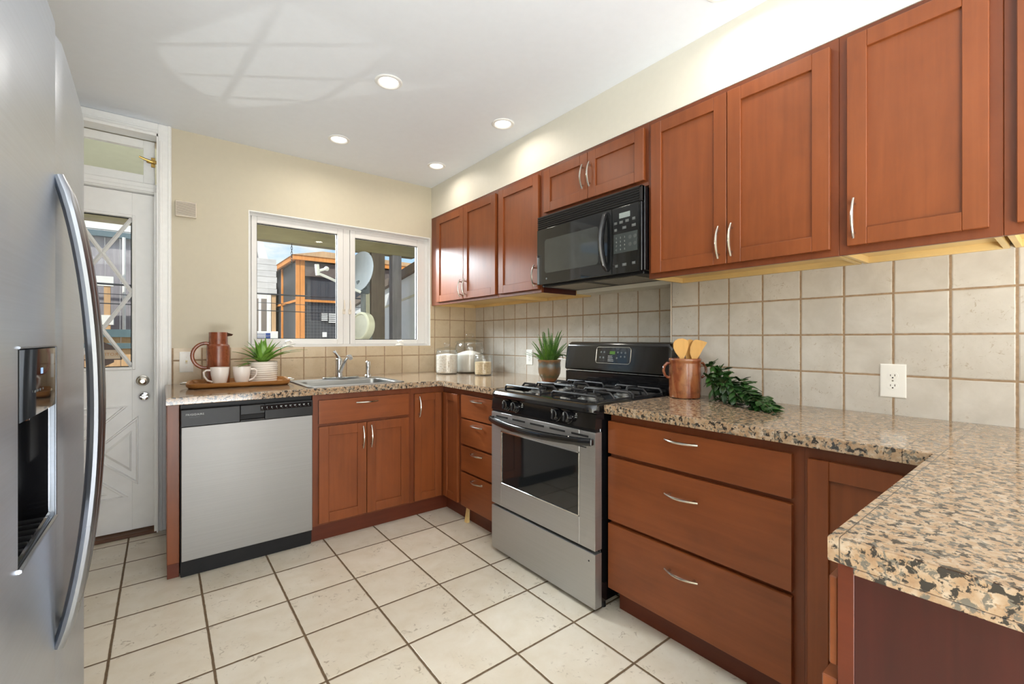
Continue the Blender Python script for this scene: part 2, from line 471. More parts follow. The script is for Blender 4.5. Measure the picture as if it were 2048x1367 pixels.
def text_mesh(s, size, f, a0, d, z0, depth=.0006, flip=1, align='LEFT', spacing=1.0):
    """lettering as geometry; flip=-1 when the reading direction runs towards -a"""
    cu = bpy.data.curves.new('t', 'FONT'); cu.body = s; cu.size = size; cu.extrude = depth; cu.align_x = align; cu.resolution_u = 2
    cu.space_character = spacing
    o = bpy.data.objects.new('t', cu); COL.objects.link(o)
    dg = bpy.context.evaluated_depsgraph_get(); dg.update()
    me = bpy.data.meshes.new_from_object(o.evaluated_get(dg))
    mb = MB(f); vs = [mb.bm.verts.new(mb.P((a0 + flip * v.co.x, d + v.co.z, z0 + v.co.y))) for v in me.vertices]
    for p in me.polygons:
        try: mb.bm.faces.new([vs[i] for i in p.vertices])
        except ValueError: pass
    bpy.data.objects.remove(o); bpy.data.curves.remove(cu); bpy.data.meshes.remove(me)
    return mb

FX = lambda X: (lambda a, d, z: (X - d, a, z))      # face looking to -x, a = y
FY = lambda Y: (lambda a, d, z: (a, Y - d, z))      # face looking to -y, a = x
FYP = lambda Y: (lambda a, d, z: (a, Y + d, z))     # face looking to +y
FXP = lambda X: (lambda a, d, z: (X + d, a, z))     # face looking to +x

def copy_tree(o, parent=None):
    c = o.copy(); COL.objects.link(c); c.parent = parent
    for ch in o.children: copy_tree(ch, c)
    return c

# ================================================================== SETTING
H = 2.547
ZC = .914
b = MB().box(-3.42, .1, -7.0, .14, -.06, 0); struct('floor', b, 'floor')
b = MB().box(-3.55, .25, -7.1, .14, H, H + .15); struct('ceiling', b, 'ceiling')
# window wall with the openings left out
WX0, WX1, WZ0, WZ1 = -1.890, -.483, 1.135, 2.100
DX0, DX1 = -3.178, -2.384
b = MB()
b.box(-3.55, DX0, 0, .14, -.3, H); b.box(DX1, WX0, 0, .14, -.3, H); b.box(WX1, .25, 0, .14, -.3, H)
b.box(WX0, WX1, 0, .14, -.3, WZ0); b.box(WX0, WX1, 0, .14, WZ1, H); b.box(DX0, DX1, 0, .14, 2.44, H); b.box(DX0, DX1, 0, .14, -.3, 0)
struct('wall_window', b, 'wall')
b = MB().box(.008, .25, -2.2, 0, 0, H); b.box(-.175, .25, -7.1, -2.2, 0, H); struct('wall_right', b, 'soffit')
b = MB().box(-3.55, -3.42, -7.1, 0, 0, H); struct('wall_left', b, 'wall')
b = MB().box(-3.42, -.175, -7.1, -7.0, 0, H); struct('wall_rear', b, 'wall')
b = MB().box(-.472, -.0005, -6.99, -.0005, 2.2735, H - .0005); struct('wall_soffit', b, 'soffit')
# backsplash
b = MB().box(0, .0075, -2.199, -.0005, .90, 1.51); struct('wall_backsplash_corner', b, 'tile_corner')
b = MB().box(-.183, -.1755, -5.2, -2.2052, .90, 1.51); struct('wall_backsplash_right', b, 'tile_right')
b = MB().box(-2.3165, WX1, -.006, -.0003, .90, WZ0 + .008); b.box(WX1, -.0005, -.006, -.0003, .90, 1.51)
struct('wall_backsplash_window', b, 'tile_window')
b = MB().box(-.184, -.0005, -2.2052, -2.1995, .90, 1.51); struct('trim_1', b, 'plastic_almond')
# rear dining-room window frames on solid walls, set around the added daylight lamps
def simple_frame(name, f, a0, a1, z0, z1, w=.07, d=.03, bars=2):
    m = MB(f); m.box(a0 - w, a0, 0, d, z0 - w, z1 + w); m.box(a1, a1 + w, 0, d, z0 - w, z1 + w)
    m.box(a0, a1, 0, d, z0 - w, z0); m.box(a0, a1, 0, d, z1, z1 + w)
    for i in range(1, bars + 1):
        c = a0 + (a1 - a0) * i / (bars + 1); m.box(c - .02, c + .02, .0, d, z0, z1)
    struct(name, m, 'white')
simple_frame('window_3', lambda a, d, z: (a, -7.0 + d, z), -3.2, -.6, .45, 2.45)
simple_frame('window_4', lambda a, d, z: (-3.42 + d, a, z), -5.95, -4.45, .55, 2.45, bars=1)

# --- casement window over the sink
YW = .055
win = thing('window_1', 'white double casement window above the kitchen sink', 'window', ((WX0 + WX1) / 2, YW, WZ0)); win['kind'] = 'structure'
f = FY(YW)
b = MB(f)
b.box(WX0, WX1, -.085, 0, WZ0, WZ0 + .026, .002); b.box(WX0, WX1, -.085, 0, WZ1 - .022, WZ1, .002)
b.box(WX0, WX0 + .022, -.085, 0, WZ0 + .026, WZ1 - .022, .002); b.box(WX1 - .03, WX1, -.085, 0, WZ0 + .026, WZ1 - .022, .002)
b.box(-1.226, -1.176, -.085, .002, WZ0 + .026, WZ1 - .022, .002)
obj('window_frame', b, 'vinyl', win)
b = MB(); b.box(WX0, WX1, -.004, YW - .001, WZ0, WZ0 + .006, .002)
b.box(WX1 - .006, WX1, -.002, YW - .001, WZ0 + .006, WZ1 - .006); b.box(WX0, WX1, -.002, YW - .001, WZ1 - .006, WZ1); b.box(WX0, WX0 + .006, -.002, YW - .001, WZ0 + .006, WZ1 - .006)
obj('window_reveal', b, 'white', win)
def sash(a0, a1, g0, g1, zb, zt):
    m = MB(f)
    zo0, zo1 = WZ0 + .027, WZ1 - .023
    m.box(a0, g0, -.045, .008, zo0, zo1, .003); m.box(g1, a1, -.045, .008, zo0, zo1, .003)
    m.box(g0, g1, -.045, .008, zo0, zb, .003); m.box(g0, g1, -.045, .008, zt, zo1, .003)
    o = obj('sash', m, 'vinyl', win)
    g = MB(f).box(g0 - .005, g1 + .005, -.022, -.018, zb - .005, zt + .005); obj('pane', g, 'pane', o)
    g = MB(f)
    for (p, q, r_, s_) in ((g0 - .001, g0 + .004, zb, zt), (g1 - .004, g1 + .001, zb, zt), (g0, g1, zb - .001, zb + .004), (g0, g1, zt - .004, zt + .001)):
        g.box(p, q, -.016, -.009, r_, s_)
    obj('glazing_gasket', g, 'black_matte', o)
    return o
sL = sash(-1.866, -1.228, -1.832, -1.273, 1.203, 2.030)
sR = sash(-1.174, -.515, -1.133, -.585, 1.196, 2.020)
for a, s_ in ((-1.223, sL), (-1.176, sR)):
    m = MB(f); m.box(a - .011, a + .011, .002, .012, 1.40, 1.44, .003)
    m.tube([(a, .012, 1.425), (a, .024, 1.44), (a, .026, 1.47), (a, .018, 1.51)], [.007, .007, .006, .004], 8)
    obj('lock_lever', m, 'plastic_almond', s_)
for a in (-1.63, -.755):
    m = MB(f); m.lathe([(.034, 0), (.03, .012), (.012, .016)], (a, .012, 1.150), 16)
    m.tube([(a, .012, 1.165), (a - .015, .02, 1.182), (a + .01, .03, 1.19), (a + .022, .034, 1.178)], [.010, .009, .008, .011], 8)
    m.box(a - .04, a + .04, .008, .022, 1.143, 1.160, .004)
    obj('crank_handle', m, 'plastic_white', win)

# security sticker in the lower left corner of the left pane
st = thing('window_sticker', 'small white and blue security sticker in lower left corner of window pane', 'sticker', (-1.786, .072, 1.21))
f2 = FY(.0725)
m = MB(f2).box(-1.831, -1.741, 0, .001, 1.205, 1.246); obj('backing', m, plain('sticker_pale', srgb(214, 222, 236), .4), st)
BLUE = plain('sticker_blue', srgb(44, 84, 170), .4)
m = MB(f2).box(-1.772, -1.742, .001, .0014, 1.206, 1.245); obj('blue_square', m, BLUE, st)
obj('logo_lettering', text_mesh('ADT', .014, f2, -1.771, .0016, 1.219), 'mark_white', st)
m = text_mesh('PROTECTED BY', .0075, f2, -1.829, .0012, 1.232); obj('small_lettering', m, BLUE, st)
m = text_mesh('monitored 24 h', .0075, f2, -1.829, .0012, 1.213); obj('small_lettering', m, BLUE, st)

# --- back door with lattice window, transom, casing
door = thing('door_1', 'white crossbuck back door with diamond lattice window', 'door', (-2.75, .035, 0)); door['kind'] = 'structure'
f = FY(.020)
SX0, SX1, GX0, GX1, GZ0, GZ1 = -3.172, -2.391, -3.054, -2.510, 1.03, 1.945
b = MB(f)
b.box(SX0, GX0, -.04, 0, .03, 2.1, .002); b.box(GX1, SX1, -.04, 0, .03, 2.1, .002)
b.box(GX0, GX1, -.04, 0, .03, GZ0); b.box(GX0, GX1, -.04, 0, GZ1, 2.1)
slab = obj('door_slab', b, 'door_white', door)
# raised crossbuck triangles
b = MB(f)
X0, X1, Z0, Z1 = -3.04, -2.480, .235, .795; cx, cz = (X0 + X1) / 2, (Z0 + Z1) / 2; g = .045
tris = [[(X1, cz + (Z1 - cz) * (1 - g / .27) - .02), (X1, cz - (Z1 - cz) * (1 - g / .27) + .02), (cx + .048, cz)],
        [(X0, cz - .2), (X0, cz + .2), (cx - .048, cz)],
        [(X0 + .045, Z1), (X1 - .045, Z1), (cx, cz + .052)], [(X1 - .045, Z0), (X0 + .045, Z0), (cx, cz - .052)]]
for tr in tris:
    gx = sum(p[0] for p in tr) / 3; gz = sum(p[1] for p in tr) / 3
    rings = []
    for k, d in ((1.0, 0), (.965, .013), (.91, .014), (.86, .001), (.60, .002), (.47, .015), (.45, .015)):
        rings.append([(gx + (p[0] - gx) * k, d, gz + (p[1] - gz) * k) for p in tr])
    b.skin(rings, True, False, True)
obj('crossbuck_panel', b, 'door_white', slab)
b = MB(f)
for (p, q, r_, s_) in ((GX0 - .018, GX0, GZ0 - .018, GZ1 + .018), (GX1, GX1 + .018, GZ0 - .018, GZ1 + .018), (GX0, GX1, GZ0 - .018, GZ0), (GX0, GX1, GZ1, GZ1 + .018)):
    b.box(p, q, -.01, .010, r_, s_, .004)
obj('glazing_bead', b, 'door_white', slab)
mx = (GX0 + GX1) / 2; mz = (GZ0 + GZ1) / 2
b = MB(f)
for (p, q) in (((GX1, GZ1), (GX0, GZ0)), ((GX0, GZ1), (GX1, GZ0)), ((mx, GZ1), (GX1, mz)), ((mx, GZ1), (GX0, mz)), ((GX1, mz), (mx, GZ0)), ((GX0, mz), (mx, GZ0))):
    b.tube([(p[0], -.012, p[1]), (q[0], -.012, q[1])], .011, 4, up=(0, 1, 0))
obj('lattice_bars', b, 'door_white', slab)
b = MB(f).box(GX0 - .004, GX1 + .004, -.026, -.022, GZ0 - .004, GZ1 + .004); obj('pane', b, 'pane', slab)
b = MB(f)
for (p, q, r_, s_) in ((GX1 - .006, GX1, GZ0, GZ1), (GX0, GX1, GZ0, GZ0 + .005), (GX0, GX1, GZ1 - .005, GZ1)): b.box(p, q, -.021, -.016, r_, s_)
obj('glazing_gasket', b, 'black_matte', slab)
def door_lock(a, z, r, knob):
    m = MB(f)
    R = lambda prof: m.skin([[(a + rr * math.cos(2 * PI * k / 28), d, z + rr * math.sin(2 * PI * k / 28)) for k in range(28)] for rr, d in prof])
    if knob:
        R([(r * 1.2, 0), (r * 1.2, .008), (r * .55, .014), (r * .5, .03), (r * .9, .04), (r, .055), (r * .85, .068), (r * .45, .072), (r * .4, .066), (r * .05, .066)])
        o = obj('door_knob', m, 'nickel', door)
    else:
        R([(r * 1.15, 0), (r * 1.15, .006), (r * .9, .018), (r * .55, .020), (r * .5, .014), (r * .05, .014)])
        m.box(a - .022, a + .022, .012, .03, z - .006, z + .006, .004)
        o = obj('deadbolt', m, 'chrome', door)
door_lock(-2.458, .944, .027, True); door_lock(-2.452, .846, .026, False)
for z in (.93, .25):
    m = MB(f).box(-2.396, -2.387, -.012, .006, z - .045, z + .045, .002); m.tube([(-2.3895, .006, z - .045), (-2.3895, .006, z + .045)], .005, 8)
    obj('hinge', m, 'nickel' if z > .5 else 'white', door)
# window cling on the lower part of the door glass, read from the outside
cl = thing('door_sticker', 'dark brown hexagon sticker on lower part of back door glass', 'sticker', (-2.66, .047, 1.11))
f2 = FY(.0405)
sx, sz = -2.655, 1.1085
m = MB(f2); hexa = [(sx - .062, sz + .048), (sx, sz + .083), (sx + .062, sz + .048), (sx + .062, sz - .048), (sx, sz - .083), (sx - .062, sz - .048)]
m.skin([[(x, 0, z) for x, z in hexa], [(x, .001, z) for x, z in hexa]])
DK = plain('sticker_brown', srgb(82, 64, 54), .45)
obj('hexagon', m, DK, cl)
m = MB(f2).box(sx - .098, sx + .098, .001, .0016, sz - .034, sz + .034); obj('banner_edge', m, DK, cl)
m = MB(f2).box(sx - .090, sx + .090, .0016, .002, sz - .027, sz + .027); obj('banner', m, plain('sticker_tan', srgb(196, 176, 150), .45), cl)
obj('lettering', text_mesh('ROTIVELLIAN', .026, f2, sx + .080, .0022, sz - .008, flip=-1), plain('sticker_ochre', srgb(178, 128, 76), .5), cl)

tran = thing('window_2', 'narrow white painted transom window over the back door', 'window', (-2.75, .03, 2.16)); tran['kind'] = 'structure'
b = MB(FY(.012))
TX0, TX1, TZ0, TZ1 = -3.11, -2.455, 2.220, 2.385
b.box(DX0 + .004, TX0, -.035, 0, 2.168, 2.435, .002); b.box(TX1, DX1 - .016, -.035, 0, 2.168, 2.435, .002)
b.box(TX0, TX1, -.035, 0, 2.168, TZ0, .002); b.box(TX0, TX1, -.035, 0, TZ1, 2.435, .002)
obj('transom_sash', b, 'white', tran)
b = MB(FY(.012)).box(TX0 - .004, TX1 + .004, -.028, -.024, TZ0 - .004, TZ1 + .004); obj('pane', b, 'pane', tran)
b = MB(FY(.012)); b.box(-2.418, -2.398, 0, .006, 2.275, 2.335, .001); b.box(-2.44, -2.384, .006, .014, 2.296, 2.318, .003); b.box(-2.388, -2.372, 0, .012, 2.28, 2.335, .001)
b.tube([(-2.475, .022, 2.322), (-2.45, .018, 2.314), (-2.41, .012, 2.306)], [.006, .007, .007], 8)
obj('transom_latch', b, 'brass', tran)
b = MB(FY(0.0))
b.box(-2.384, -2.317, 0, .022, 0.001, H - .001, .003); b.box(-2.376, -2.362, .022, .027, .001, 2.44, .002); b.box(-2.335, -2.322, .022, .026, .001, H - .001, .002)
b.box(DX0 - .067, DX0, 0, .022, .001, H - .001, .003)
b.box(DX0, DX1, 0, .022, 2.452, H - .001, .003); b.box(DX0, DX1, .022, .028, 2.452, 2.47, .002); b.box(DX0, DX1, .022, .027, 2.50, 2.512, .002)
b.box(DX0, DX1, -.05, .016, 2.103, 2.164, .004); b.box(DX0, DX1 + .004, .016, .024, 2.112, 2.135, .003)
b.box(DX1 - .0065, DX1 + .001, .02, .11, .023, 2.45); b.box(DX0 - .001, DX0 + .005, .02, .11, .023, 2.45); b.box(DX0, DX1, .0, .11, 2.4355, 2.4515); b.box(DX1 - .018, DX1, .062, .075, .023, 2.1)
struct('trim_2', b, 'white')
b = MB(); b.box(DX0, DX1, -.035, .12, .0005, .022, .004); struct('trim_3', b, plain('door_threshold', srgb(92, 58, 34), .5, var=.2))

# ================================================================== CABINETS
def handle(parent, f, a, z, vertical=True, L=.136):
    m = MB(f); D0 = .020
    P = lambda t, d: (a, d, z + t) if vertical else (a + t, d, z)
    pts = [P(t * L / 2, D0 + .010 + .020 * (1 - t * t)) for t in [-1 + 2 * i / 14 for i in range(15)]]
    rr = [.0042 + .0012 * (1 - abs(-1 + 2 * i / 14)) for i in range(15)]
    m.tube(pts, rr, 8, flat=(1, 1))
    for t in (-.74, .74):
        m.cyl(P(t * L / 2, D0), P(t * L / 2, D0 + .020), .0048, .0042, 10)
    return obj('handle', m, 'nickel', parent)

def shaker(root, f, a0, a1, z0, z1, st=.056, mat='cherry', name='door', T=.020, h=None, d0=0.0):
    a0, a1 = sorted((a0, a1)); m = MB(f)
    m.box(a0, a0 + st, d0, T, z0, z1, .0018); m.box(a1 - st, a1, d0, T, z0, z1, .0018)
    m.box(a0 + st, a1 - st, d0, T - .0003, z1 - st, z1, .0014); m.box(a0 + st, a1 - st, d0, T - .0003, z0, z0 + st, .0014)
    m.box(a0 + st - .004, a1 - st + .004, d0, T - .010, z0 + st - .004, z1 - st + .004)
    o = obj(name, m, mat, root)
    if h: handle(o, f, h[0], h[1], h[2] if len(h) > 2 else True)
    return o

def drawer(root, f, a0, a1, z0, z1, h=None, name='drawer', T=.020):
    m = MB(f).box(a0, a1, 0, T, z0, z1, .003, 2)
    o = obj(name, m, 'cherry_h', root)
    if h: handle(o, f, h[0], h[1], False)
    return o

def frame(root, f, a0, a1, z0, z1, opens, T=.019):
    """face frame: slab with dark gaps closed behind the doors"""
    m = MB(f).box(a0, a1, -T, 0, z0, z1, .0012)
    return obj('face_frame', m, 'cherry_frame', root)

ZB, ZT = 1.4966, 2.2725
def wall_cab(label, y0, y1, zb, xb, doors, group='upper cherry cabinets', under=True, side=None):
    """y0 > y1; xb = back plane"""
    XF = -.47
    root = thing('wall_cabinet', label, 'cabinet', (xb, (y0 + y1) / 2, zb), group)
    f = FX(XF)
    frame(root, f, y1 + .0004, y0 - .0004, zb, ZT, None)
    m = MB(); t = .014
    m.box(XF + .0195, xb - .001, y0 - .006 - t, y0 - .006, zb, ZT - .001); m.box(XF + .0195, xb - .001, y1 + .006, y1 + .006 + t, zb, ZT - .001)
    m.box(XF + .0195, xb - .001, y1 + .006 + t, y0 - .006 - t, zb + .024, zb + .036); m.box(XF + .0195, xb - .001, y1 + .006 + t, y0 - .006 - t, ZT - .015, ZT - .001)
    m.box(xb - .018, xb - .001, y1 + .006 + t, y0 - .006 - t, zb, ZT - .015)
    m.box(XF + .0195, XF + .045, y1 + .006 + t, y0 - .006 - t, zb + .004, zb + .024)
    obj('carcass', m, 'maple', root)
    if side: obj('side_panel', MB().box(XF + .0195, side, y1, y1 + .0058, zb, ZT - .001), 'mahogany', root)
    for d in doors:
        a0, a1, z0, z1 = d[:4]
        shaker(root, f, a0, a1, z0, z1, h=d[4] if len(d) > 4 else None)
    return root
DZ0, DZ1 = 1.520, 2.245
wall_cab('upper cherry cabinet with two doors in the far corner beside the window', -.001, -1.011, ZB, 0, [(-.120, -.5605, DZ0, DZ1, (-.530, 1.607)), (-.5645, -.993, DZ0, DZ1, (-.594, 1.607))])
wall_cab('upper cherry cabinet with one door just left of the microwave', -1.011, -1.468, ZB, 0, [(-1.031, -1.456, DZ0, DZ1, (-1.428, 1.605))], side=-.157)
wall_cab('short cherry cabinet with two small doors above the microwave', -1.468, -2.262, 1.9620, -.0, [(-1.509, -1.871, 1.988, 2.248, (-1.843, 2.117)), (-1.8745, -2.244, 1.988, 2.248, (-1.895, 2.117))])
wall_cab('upper cherry cabinet with two doors just right of the microwave', -2.262, -3.050, ZB, -.183, [(-2.285, -2.655, DZ0, DZ1, (-2.625, 1.612)), (-2.6585, -3.026, DZ0, DZ1, (-2.680, 1.615))])
wall_cab('upper cherry cabinet with one door, second from the right picture edge', -3.050, -3.444, ZB, -.183, [(-3.077, -3.417, DZ0 + .004, DZ1 + .004, (-3.099, 1.615))])
wall_cab('upper cherry cabinet cut off by the right picture edge', -3.444, -3.93, ZB, -.183, [(-3.470, -3.905, DZ0 + .006, DZ1 + .004)])
# painted filler strip behind the microwave
b = MB().box(-.157, -.001, -2.199, -1.475, 1.505, 1.96); struct('trim_4', b, 'soffit')

YF, XFB = -.805, -.800
ZB0, ZB1 = .100, .8745
# end panel beside the dishwasher
ep = thing('end_panel', 'narrow cherry end panel left of the dishwasher', 'panel', (-2.32, -.4, 0))
obj('panel', MB().box(-2.346, -2.2955, -.770, -.012, .072, .8745, .002), 'cherry', ep)
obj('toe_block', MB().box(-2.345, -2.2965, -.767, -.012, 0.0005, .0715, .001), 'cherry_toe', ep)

def base_body(root, boxes, toe):
    m = MB()
    for bx in boxes: m.box(*bx, ZB0, ZB1)
    obj('carcass', m, 'cherry_frame', root)
    m = MB()
    for bx in toe: m.box(*bx, .0005, ZB0 - .0005)
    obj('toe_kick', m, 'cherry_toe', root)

sb = thing('base_cabinet', 'cherry sink base cabinet with false drawer and two doors right of dishwasher', 'cabinet', (-1.36, -.4, 0), 'lower cherry cabinets')
f = FY(YF)
m = MB(); m.box(-1.672, -1.655, YF, -.012, ZB0, ZB1); m.box(-1.067, -1.051, YF, -.012, ZB0, ZB1); m.box(-1.655, -1.067, -.04, -.012, ZB0, ZB1); m.box(-1.655, -1.067, YF + .02, -.04, ZB0, ZB0 + .016)
m.box(-1.655, -1.067, YF, YF + .02, ZB0, ZB1)
obj('carcass', m, 'cherry_frame', sb)
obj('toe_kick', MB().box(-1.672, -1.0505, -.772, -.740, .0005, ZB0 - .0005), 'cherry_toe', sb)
drawer(sb, f, -1.641, -1.072, .700, .840, h=(-1.357, .812))
shaker(sb, f, -1.641, -1.358, .115, .683, h=(-1.382, .594)); shaker(sb, f, -1.354, -1.072, .115, .683, h=(-1.330, .594))

cc = thing('base_cabinet', 'cherry corner cabinet with folding pair of narrow doors', 'cabinet', (-.5, -.5, 0), 'lower cherry cabinets')
base_body(cc, [(-1.0505, -.012, YF, -.012), (XFB, -.012, -1.0395, YF)], [(-1.0505, -.04, -.772, -.04), (-.757, -.04, -1.0395, -.772)])
shaker(cc, f, -1.031, -.829, .113, .833, st=.05, h=(-1.000, .746))
shaker(cc, FX(XFB), -.829, -1.018, .113, .833, st=.05)

dc = thing('base_cabinet', 'narrow cherry cabinet with four drawers left of the range', 'cabinet', (-.45, -1.25, 0), 'lower cherry cabinets')
base_body(dc, [(XFB, -.012, -1.463, -1.040)], [(-.757, -.04, -1.463, -1.040)])
for z0, z1 in ((.690, .838), (.518, .681), (.345, .504), (.115, .332)):
    drawer(dc, FX(XFB), -1.066, -1.455, z0, z1, h=(-1.262, z1 - .028))
    
db = thing('base_cabinet', 'wide cherry cabinet with three deep drawers right of the range', 'cabinet', (-.5, -2.67, 0), 'lower cherry cabinets')
base_body(db, [(XFB, -.19, -3.053, -2.297)], [(-.757, -.19, -3.053, -2.31)])
for z0, z1, hz in ((.700, .842, .812), (.409, .684, .602), (.108, .394, .310)):
    drawer(db, FX(XFB), -2.2945, -3.0235, z0, z1, h=(-2.651, hz))

bc = thing('base_cabinet', 'cherry cabinet with one door in the corner under the peninsula', 'cabinet', (-.5, -3.2, 0), 'lower cherry cabinets')
base_body(bc, [(XFB, -.19, -3.95, -3.0535)], [(-.757, -.19, -3.95, -3.0535)])
shaker(bc, FX(XFB), -3.066, -3.345, .113, .838)

pc = thing('base_cabinet', 'cherry peninsula cabinet with dark laminate end panel nearest the camera', 'cabinet', (-1.2, -3.66, 0), 'lower cherry cabinets')
base_body(pc, [(-1.5735, -.8015, -3.96, -3.358)], [(-1.5735, -.8015, -3.96, -3.43)])
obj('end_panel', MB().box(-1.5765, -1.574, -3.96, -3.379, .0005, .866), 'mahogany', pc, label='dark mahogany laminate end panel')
obj('corner_post', MB().box(-1.577, -1.574, -3.3785, -3.358, .0005, .874, .0008), 'cherry_toe', pc)  # darker toe-kick wood puts this post's shade into its colour
f = FYP(-3.358)
m = MB(f).box(-1.573, -1.21, 0, .012, .712, .845, .002); obj('drawer', m, 'cherry_h', pc)
shaker(pc, f, -1.573, -1.21, .115, .692, T=.021)

# ================================================================== COUNTERTOPS
def slab_cells(xs, ys, inside, zb, zt, bev=.004):
    bm = bmesh.new(); V = {}
    def v(i, j):
        if (i, j) not in V: V[(i, j)] = bm.verts.new((xs[i], ys[j], zt))
        return V[(i, j)]
    for i in range(len(xs) - 1):
        for j in range(len(ys) - 1):
            if inside((xs[i] + xs[i + 1]) / 2, (ys[j] + ys[j + 1]) / 2):
                bm.faces.new([v(i, j), v(i + 1, j), v(i + 1, j + 1), v(i, j + 1)])
    r = bmesh.ops.extrude_face_region(bm, geom=list(bm.faces))
    for e in r['geom']:
        if isinstance(e, bmesh.types.BMVert): e.co.z = zb
    bmesh.ops.recalc_face_normals(bm, faces=bm.faces)
    bm.normal_update()
    ed = [e for e in bm.edges if len(e.link_faces) == 2 and e.calc_face_angle(0) > 1.2 and max(x.co.z for x in e.verts) - min(x.co.z for x in e.verts) < 1e-5]
    bmesh.ops.bevel(bm, geom=ed, offset=bev, segments=2, profile=.5, affect='EDGES')
    m = MB(); m.bm.free(); m.bm = bm
    return m
ct = slab_cells([-2.350, -1.668, -1.107, -.844, -.001], [-1.4630, -.843, -.776, -.290, -.0065],
                lambda x, y: (y > -.843 or x > -.844) and not (-1.668 < x < -1.107 and -.776 < y < -.290), .8752, ZC)
o = obj('countertop', ct, 'granite_x'); props(o, 'L-shaped pink granite tile countertop around the sink', 'countertop', 'granite countertops')
ct = slab_cells([-1.5965, -.844, -.1845], [-4.02, -3.3515, -2.294], lambda x, y: y < -3.3515 or x > -.844, .8752, ZC)
pr_ = thing('countertop', 'granite tile countertop right of the range turning into the peninsula', 'countertop', (-.6, -3.2, ZC), 'granite countertops')
obj('slab', ct, 'granite_y', pr_)
b = MB().box(-1.5960, -1.578, -4.015, -3.382, .8665, .8755, .001); obj('end_apron', b, 'granite_y', pr_)

# ================================================================== DISHWASHER
dw = thing('dishwasher', 'stainless dishwasher with dark control strip under the window counter', 'dishwasher', (-1.984, -.45, 0))
f = FY(-.800)
obj('tub', MB().box(-2.292, -1.675, -.795, -.05, .02, .870), 'black_matte', dw)
obj('door_panel', MB(f).box(-2.2895, -1.677, 0, .026, .092, .760, .003, 2), 'steel_dishwasher', dw, label='brushed steel door')
m = MB(f); PX0, PX1 = -2.038, -1.922
m.box(-2.292, PX0, 0, .031, .7615, .848, .004, 2); m.box(PX1, -1.6755, 0, .031, .7615, .848, .004, 2)
m.box(PX0, PX1, 0, .0305, .7615, .770, .002); m.box(PX0, PX1, 0, .0305, .797, .848, .003); m.box(PX0, PX1, -.004, .006, .770, .797)
cp = obj('control_panel', m, 'dark_panel', dw)
obj('pocket_handle', MB(f).box(PX0 + .001, PX1 - .001, .006, .0065, .7705, .7965), 'kick_dark', cp)
obj('brand_lettering', text_mesh('FRIGIDAIRE', .0135, f, -2.272, .0316, .818, spacing=1.12), 'mark_white', cp)
obj('brand_lettering', text_mesh('GALLERY', .0075, f, -2.257, .0316, .807, spacing=1.5), 'grey_button', cp)
obj('display_strip', MB(f).box(-1.945, -1.684, .0305, .0317, .812, .840, .001), 'black_glass', cp)
rr = random.Random(3)
for i in range(11):
    a = -1.936 + i * .0235
    m = MB(f); w = .0026 if i < 4 or i == 10 else .0055
    m.box(a - w, a + w, .0317, .0320, .8285, .8308); m.box(a - w * .6, a + w * .5, .0317, .0320, .8235, .8255); m.box(a + w, a + w + .0018, .0317, .0320, .8185, .8198)
    obj('button_mark', m, 'mark_white', cp)
obj('kick_plate', MB().box(-2.291, -1.676, -.789, -.74, .0008, .090, .002), 'black_matte', dw)

# ================================================================== RANGE
rg = thing('gas_range', 'stainless and black gas range between the cabinets', 'range', (-.55, -1.895, 0))
RX = -.885; f = FX(RX); RY0, RY1 = -1.506, -2.2775
obj('body', MB().box(-.845, -.31, RY1 + .004, RY0 - .004, .035, .872, .002), 'black', rg)
for y in (RY0 - .03, RY1 + .03):
    for x in (-.80, -.36):
        obj('foot', MB().cyl((x, y, .0005), (x, y, .04), .016, .012, 12), 'black_matte', rg)
dr = obj('storage_drawer', MB(f).box(RY1 - .001, RY0 + .001, -.045, 0, .022, .262, .004, 2), 'steel', rg)
obj('lock_hole', MB(f).cyl((RY1 + .035, .0002, .225), (RY1 + .035, .001, .225), .004, n=10), 'black_matte', dr)
OG = (-1.594, -2.184, .400, .692)   # oven glass
m = MB(f); OZ0, OZ1 = .276, .792
m.box(OG[0], RY0 + .001, -.045, 0, OZ0, OZ1, .003, 2); m.box(RY1 - .001, OG[1], -.045, 0, OZ0, OZ1, .003, 2)
m.box(OG[1], OG[0], -.045, -.0004, OZ0, OG[2], .0015); m.box(OG[1], OG[0], -.045, -.0004, OG[3], OZ1, .0015)
od = obj('oven_door', m, 'steel', rg)
m = MB(f)
for (p, q, r_, s_) in ((OG[0] - .006, OG[0], OG[2], OG[3]), (OG[1], OG[1] + .006, OG[2], OG[3]), (OG[1], OG[0], OG[2], OG[2] + .006), (OG[1], OG[0], OG[3] - .006, OG[3])): m.box(p, q, -.01, .0012, r_, s_, .0006)
obj('window_trim', m, 'chrome', od)
obj('oven_window', MB(f).box(OG[1] + .006, OG[0] - .006, -.03, -.003, OG[2] + .006, OG[3] - .006), 'black_glass', od)
for k in range(5):
    a = RY0 - .045 - k * .146
    obj('vent_slot', MB(f).box(a - .105, a, -.001, .0007, .766, .775), 'kick_dark', od)
for a in (RY0 - .075, RY1 + .135):
    obj('vent_slot', MB(f).box(a - .085, a, -.001, .0007, .718, .7225), 'kick_dark', od)
hz = .752
pts = [(RY0 - .012 + (RY1 - RY0 + .024) * i / 24, .016 + .042 * math.sin(PI * i / 24) ** .6, hz - .012 * math.sin(PI * i / 24)) for i in range(25)]
m = MB(f).tube(pts, [.017 + .004 * math.sin(PI * i / 24) for i in range(25)], 12, flat=(1, .75))
m.box(RY0 - .028, RY0 - .004, .0, .022, hz - .015, hz + .015, .004); m.box(RY1 + .004, RY1 + .028, .0, .022, hz - .015, hz + .015, .004)
obj('door_handle', m, 'black', od)
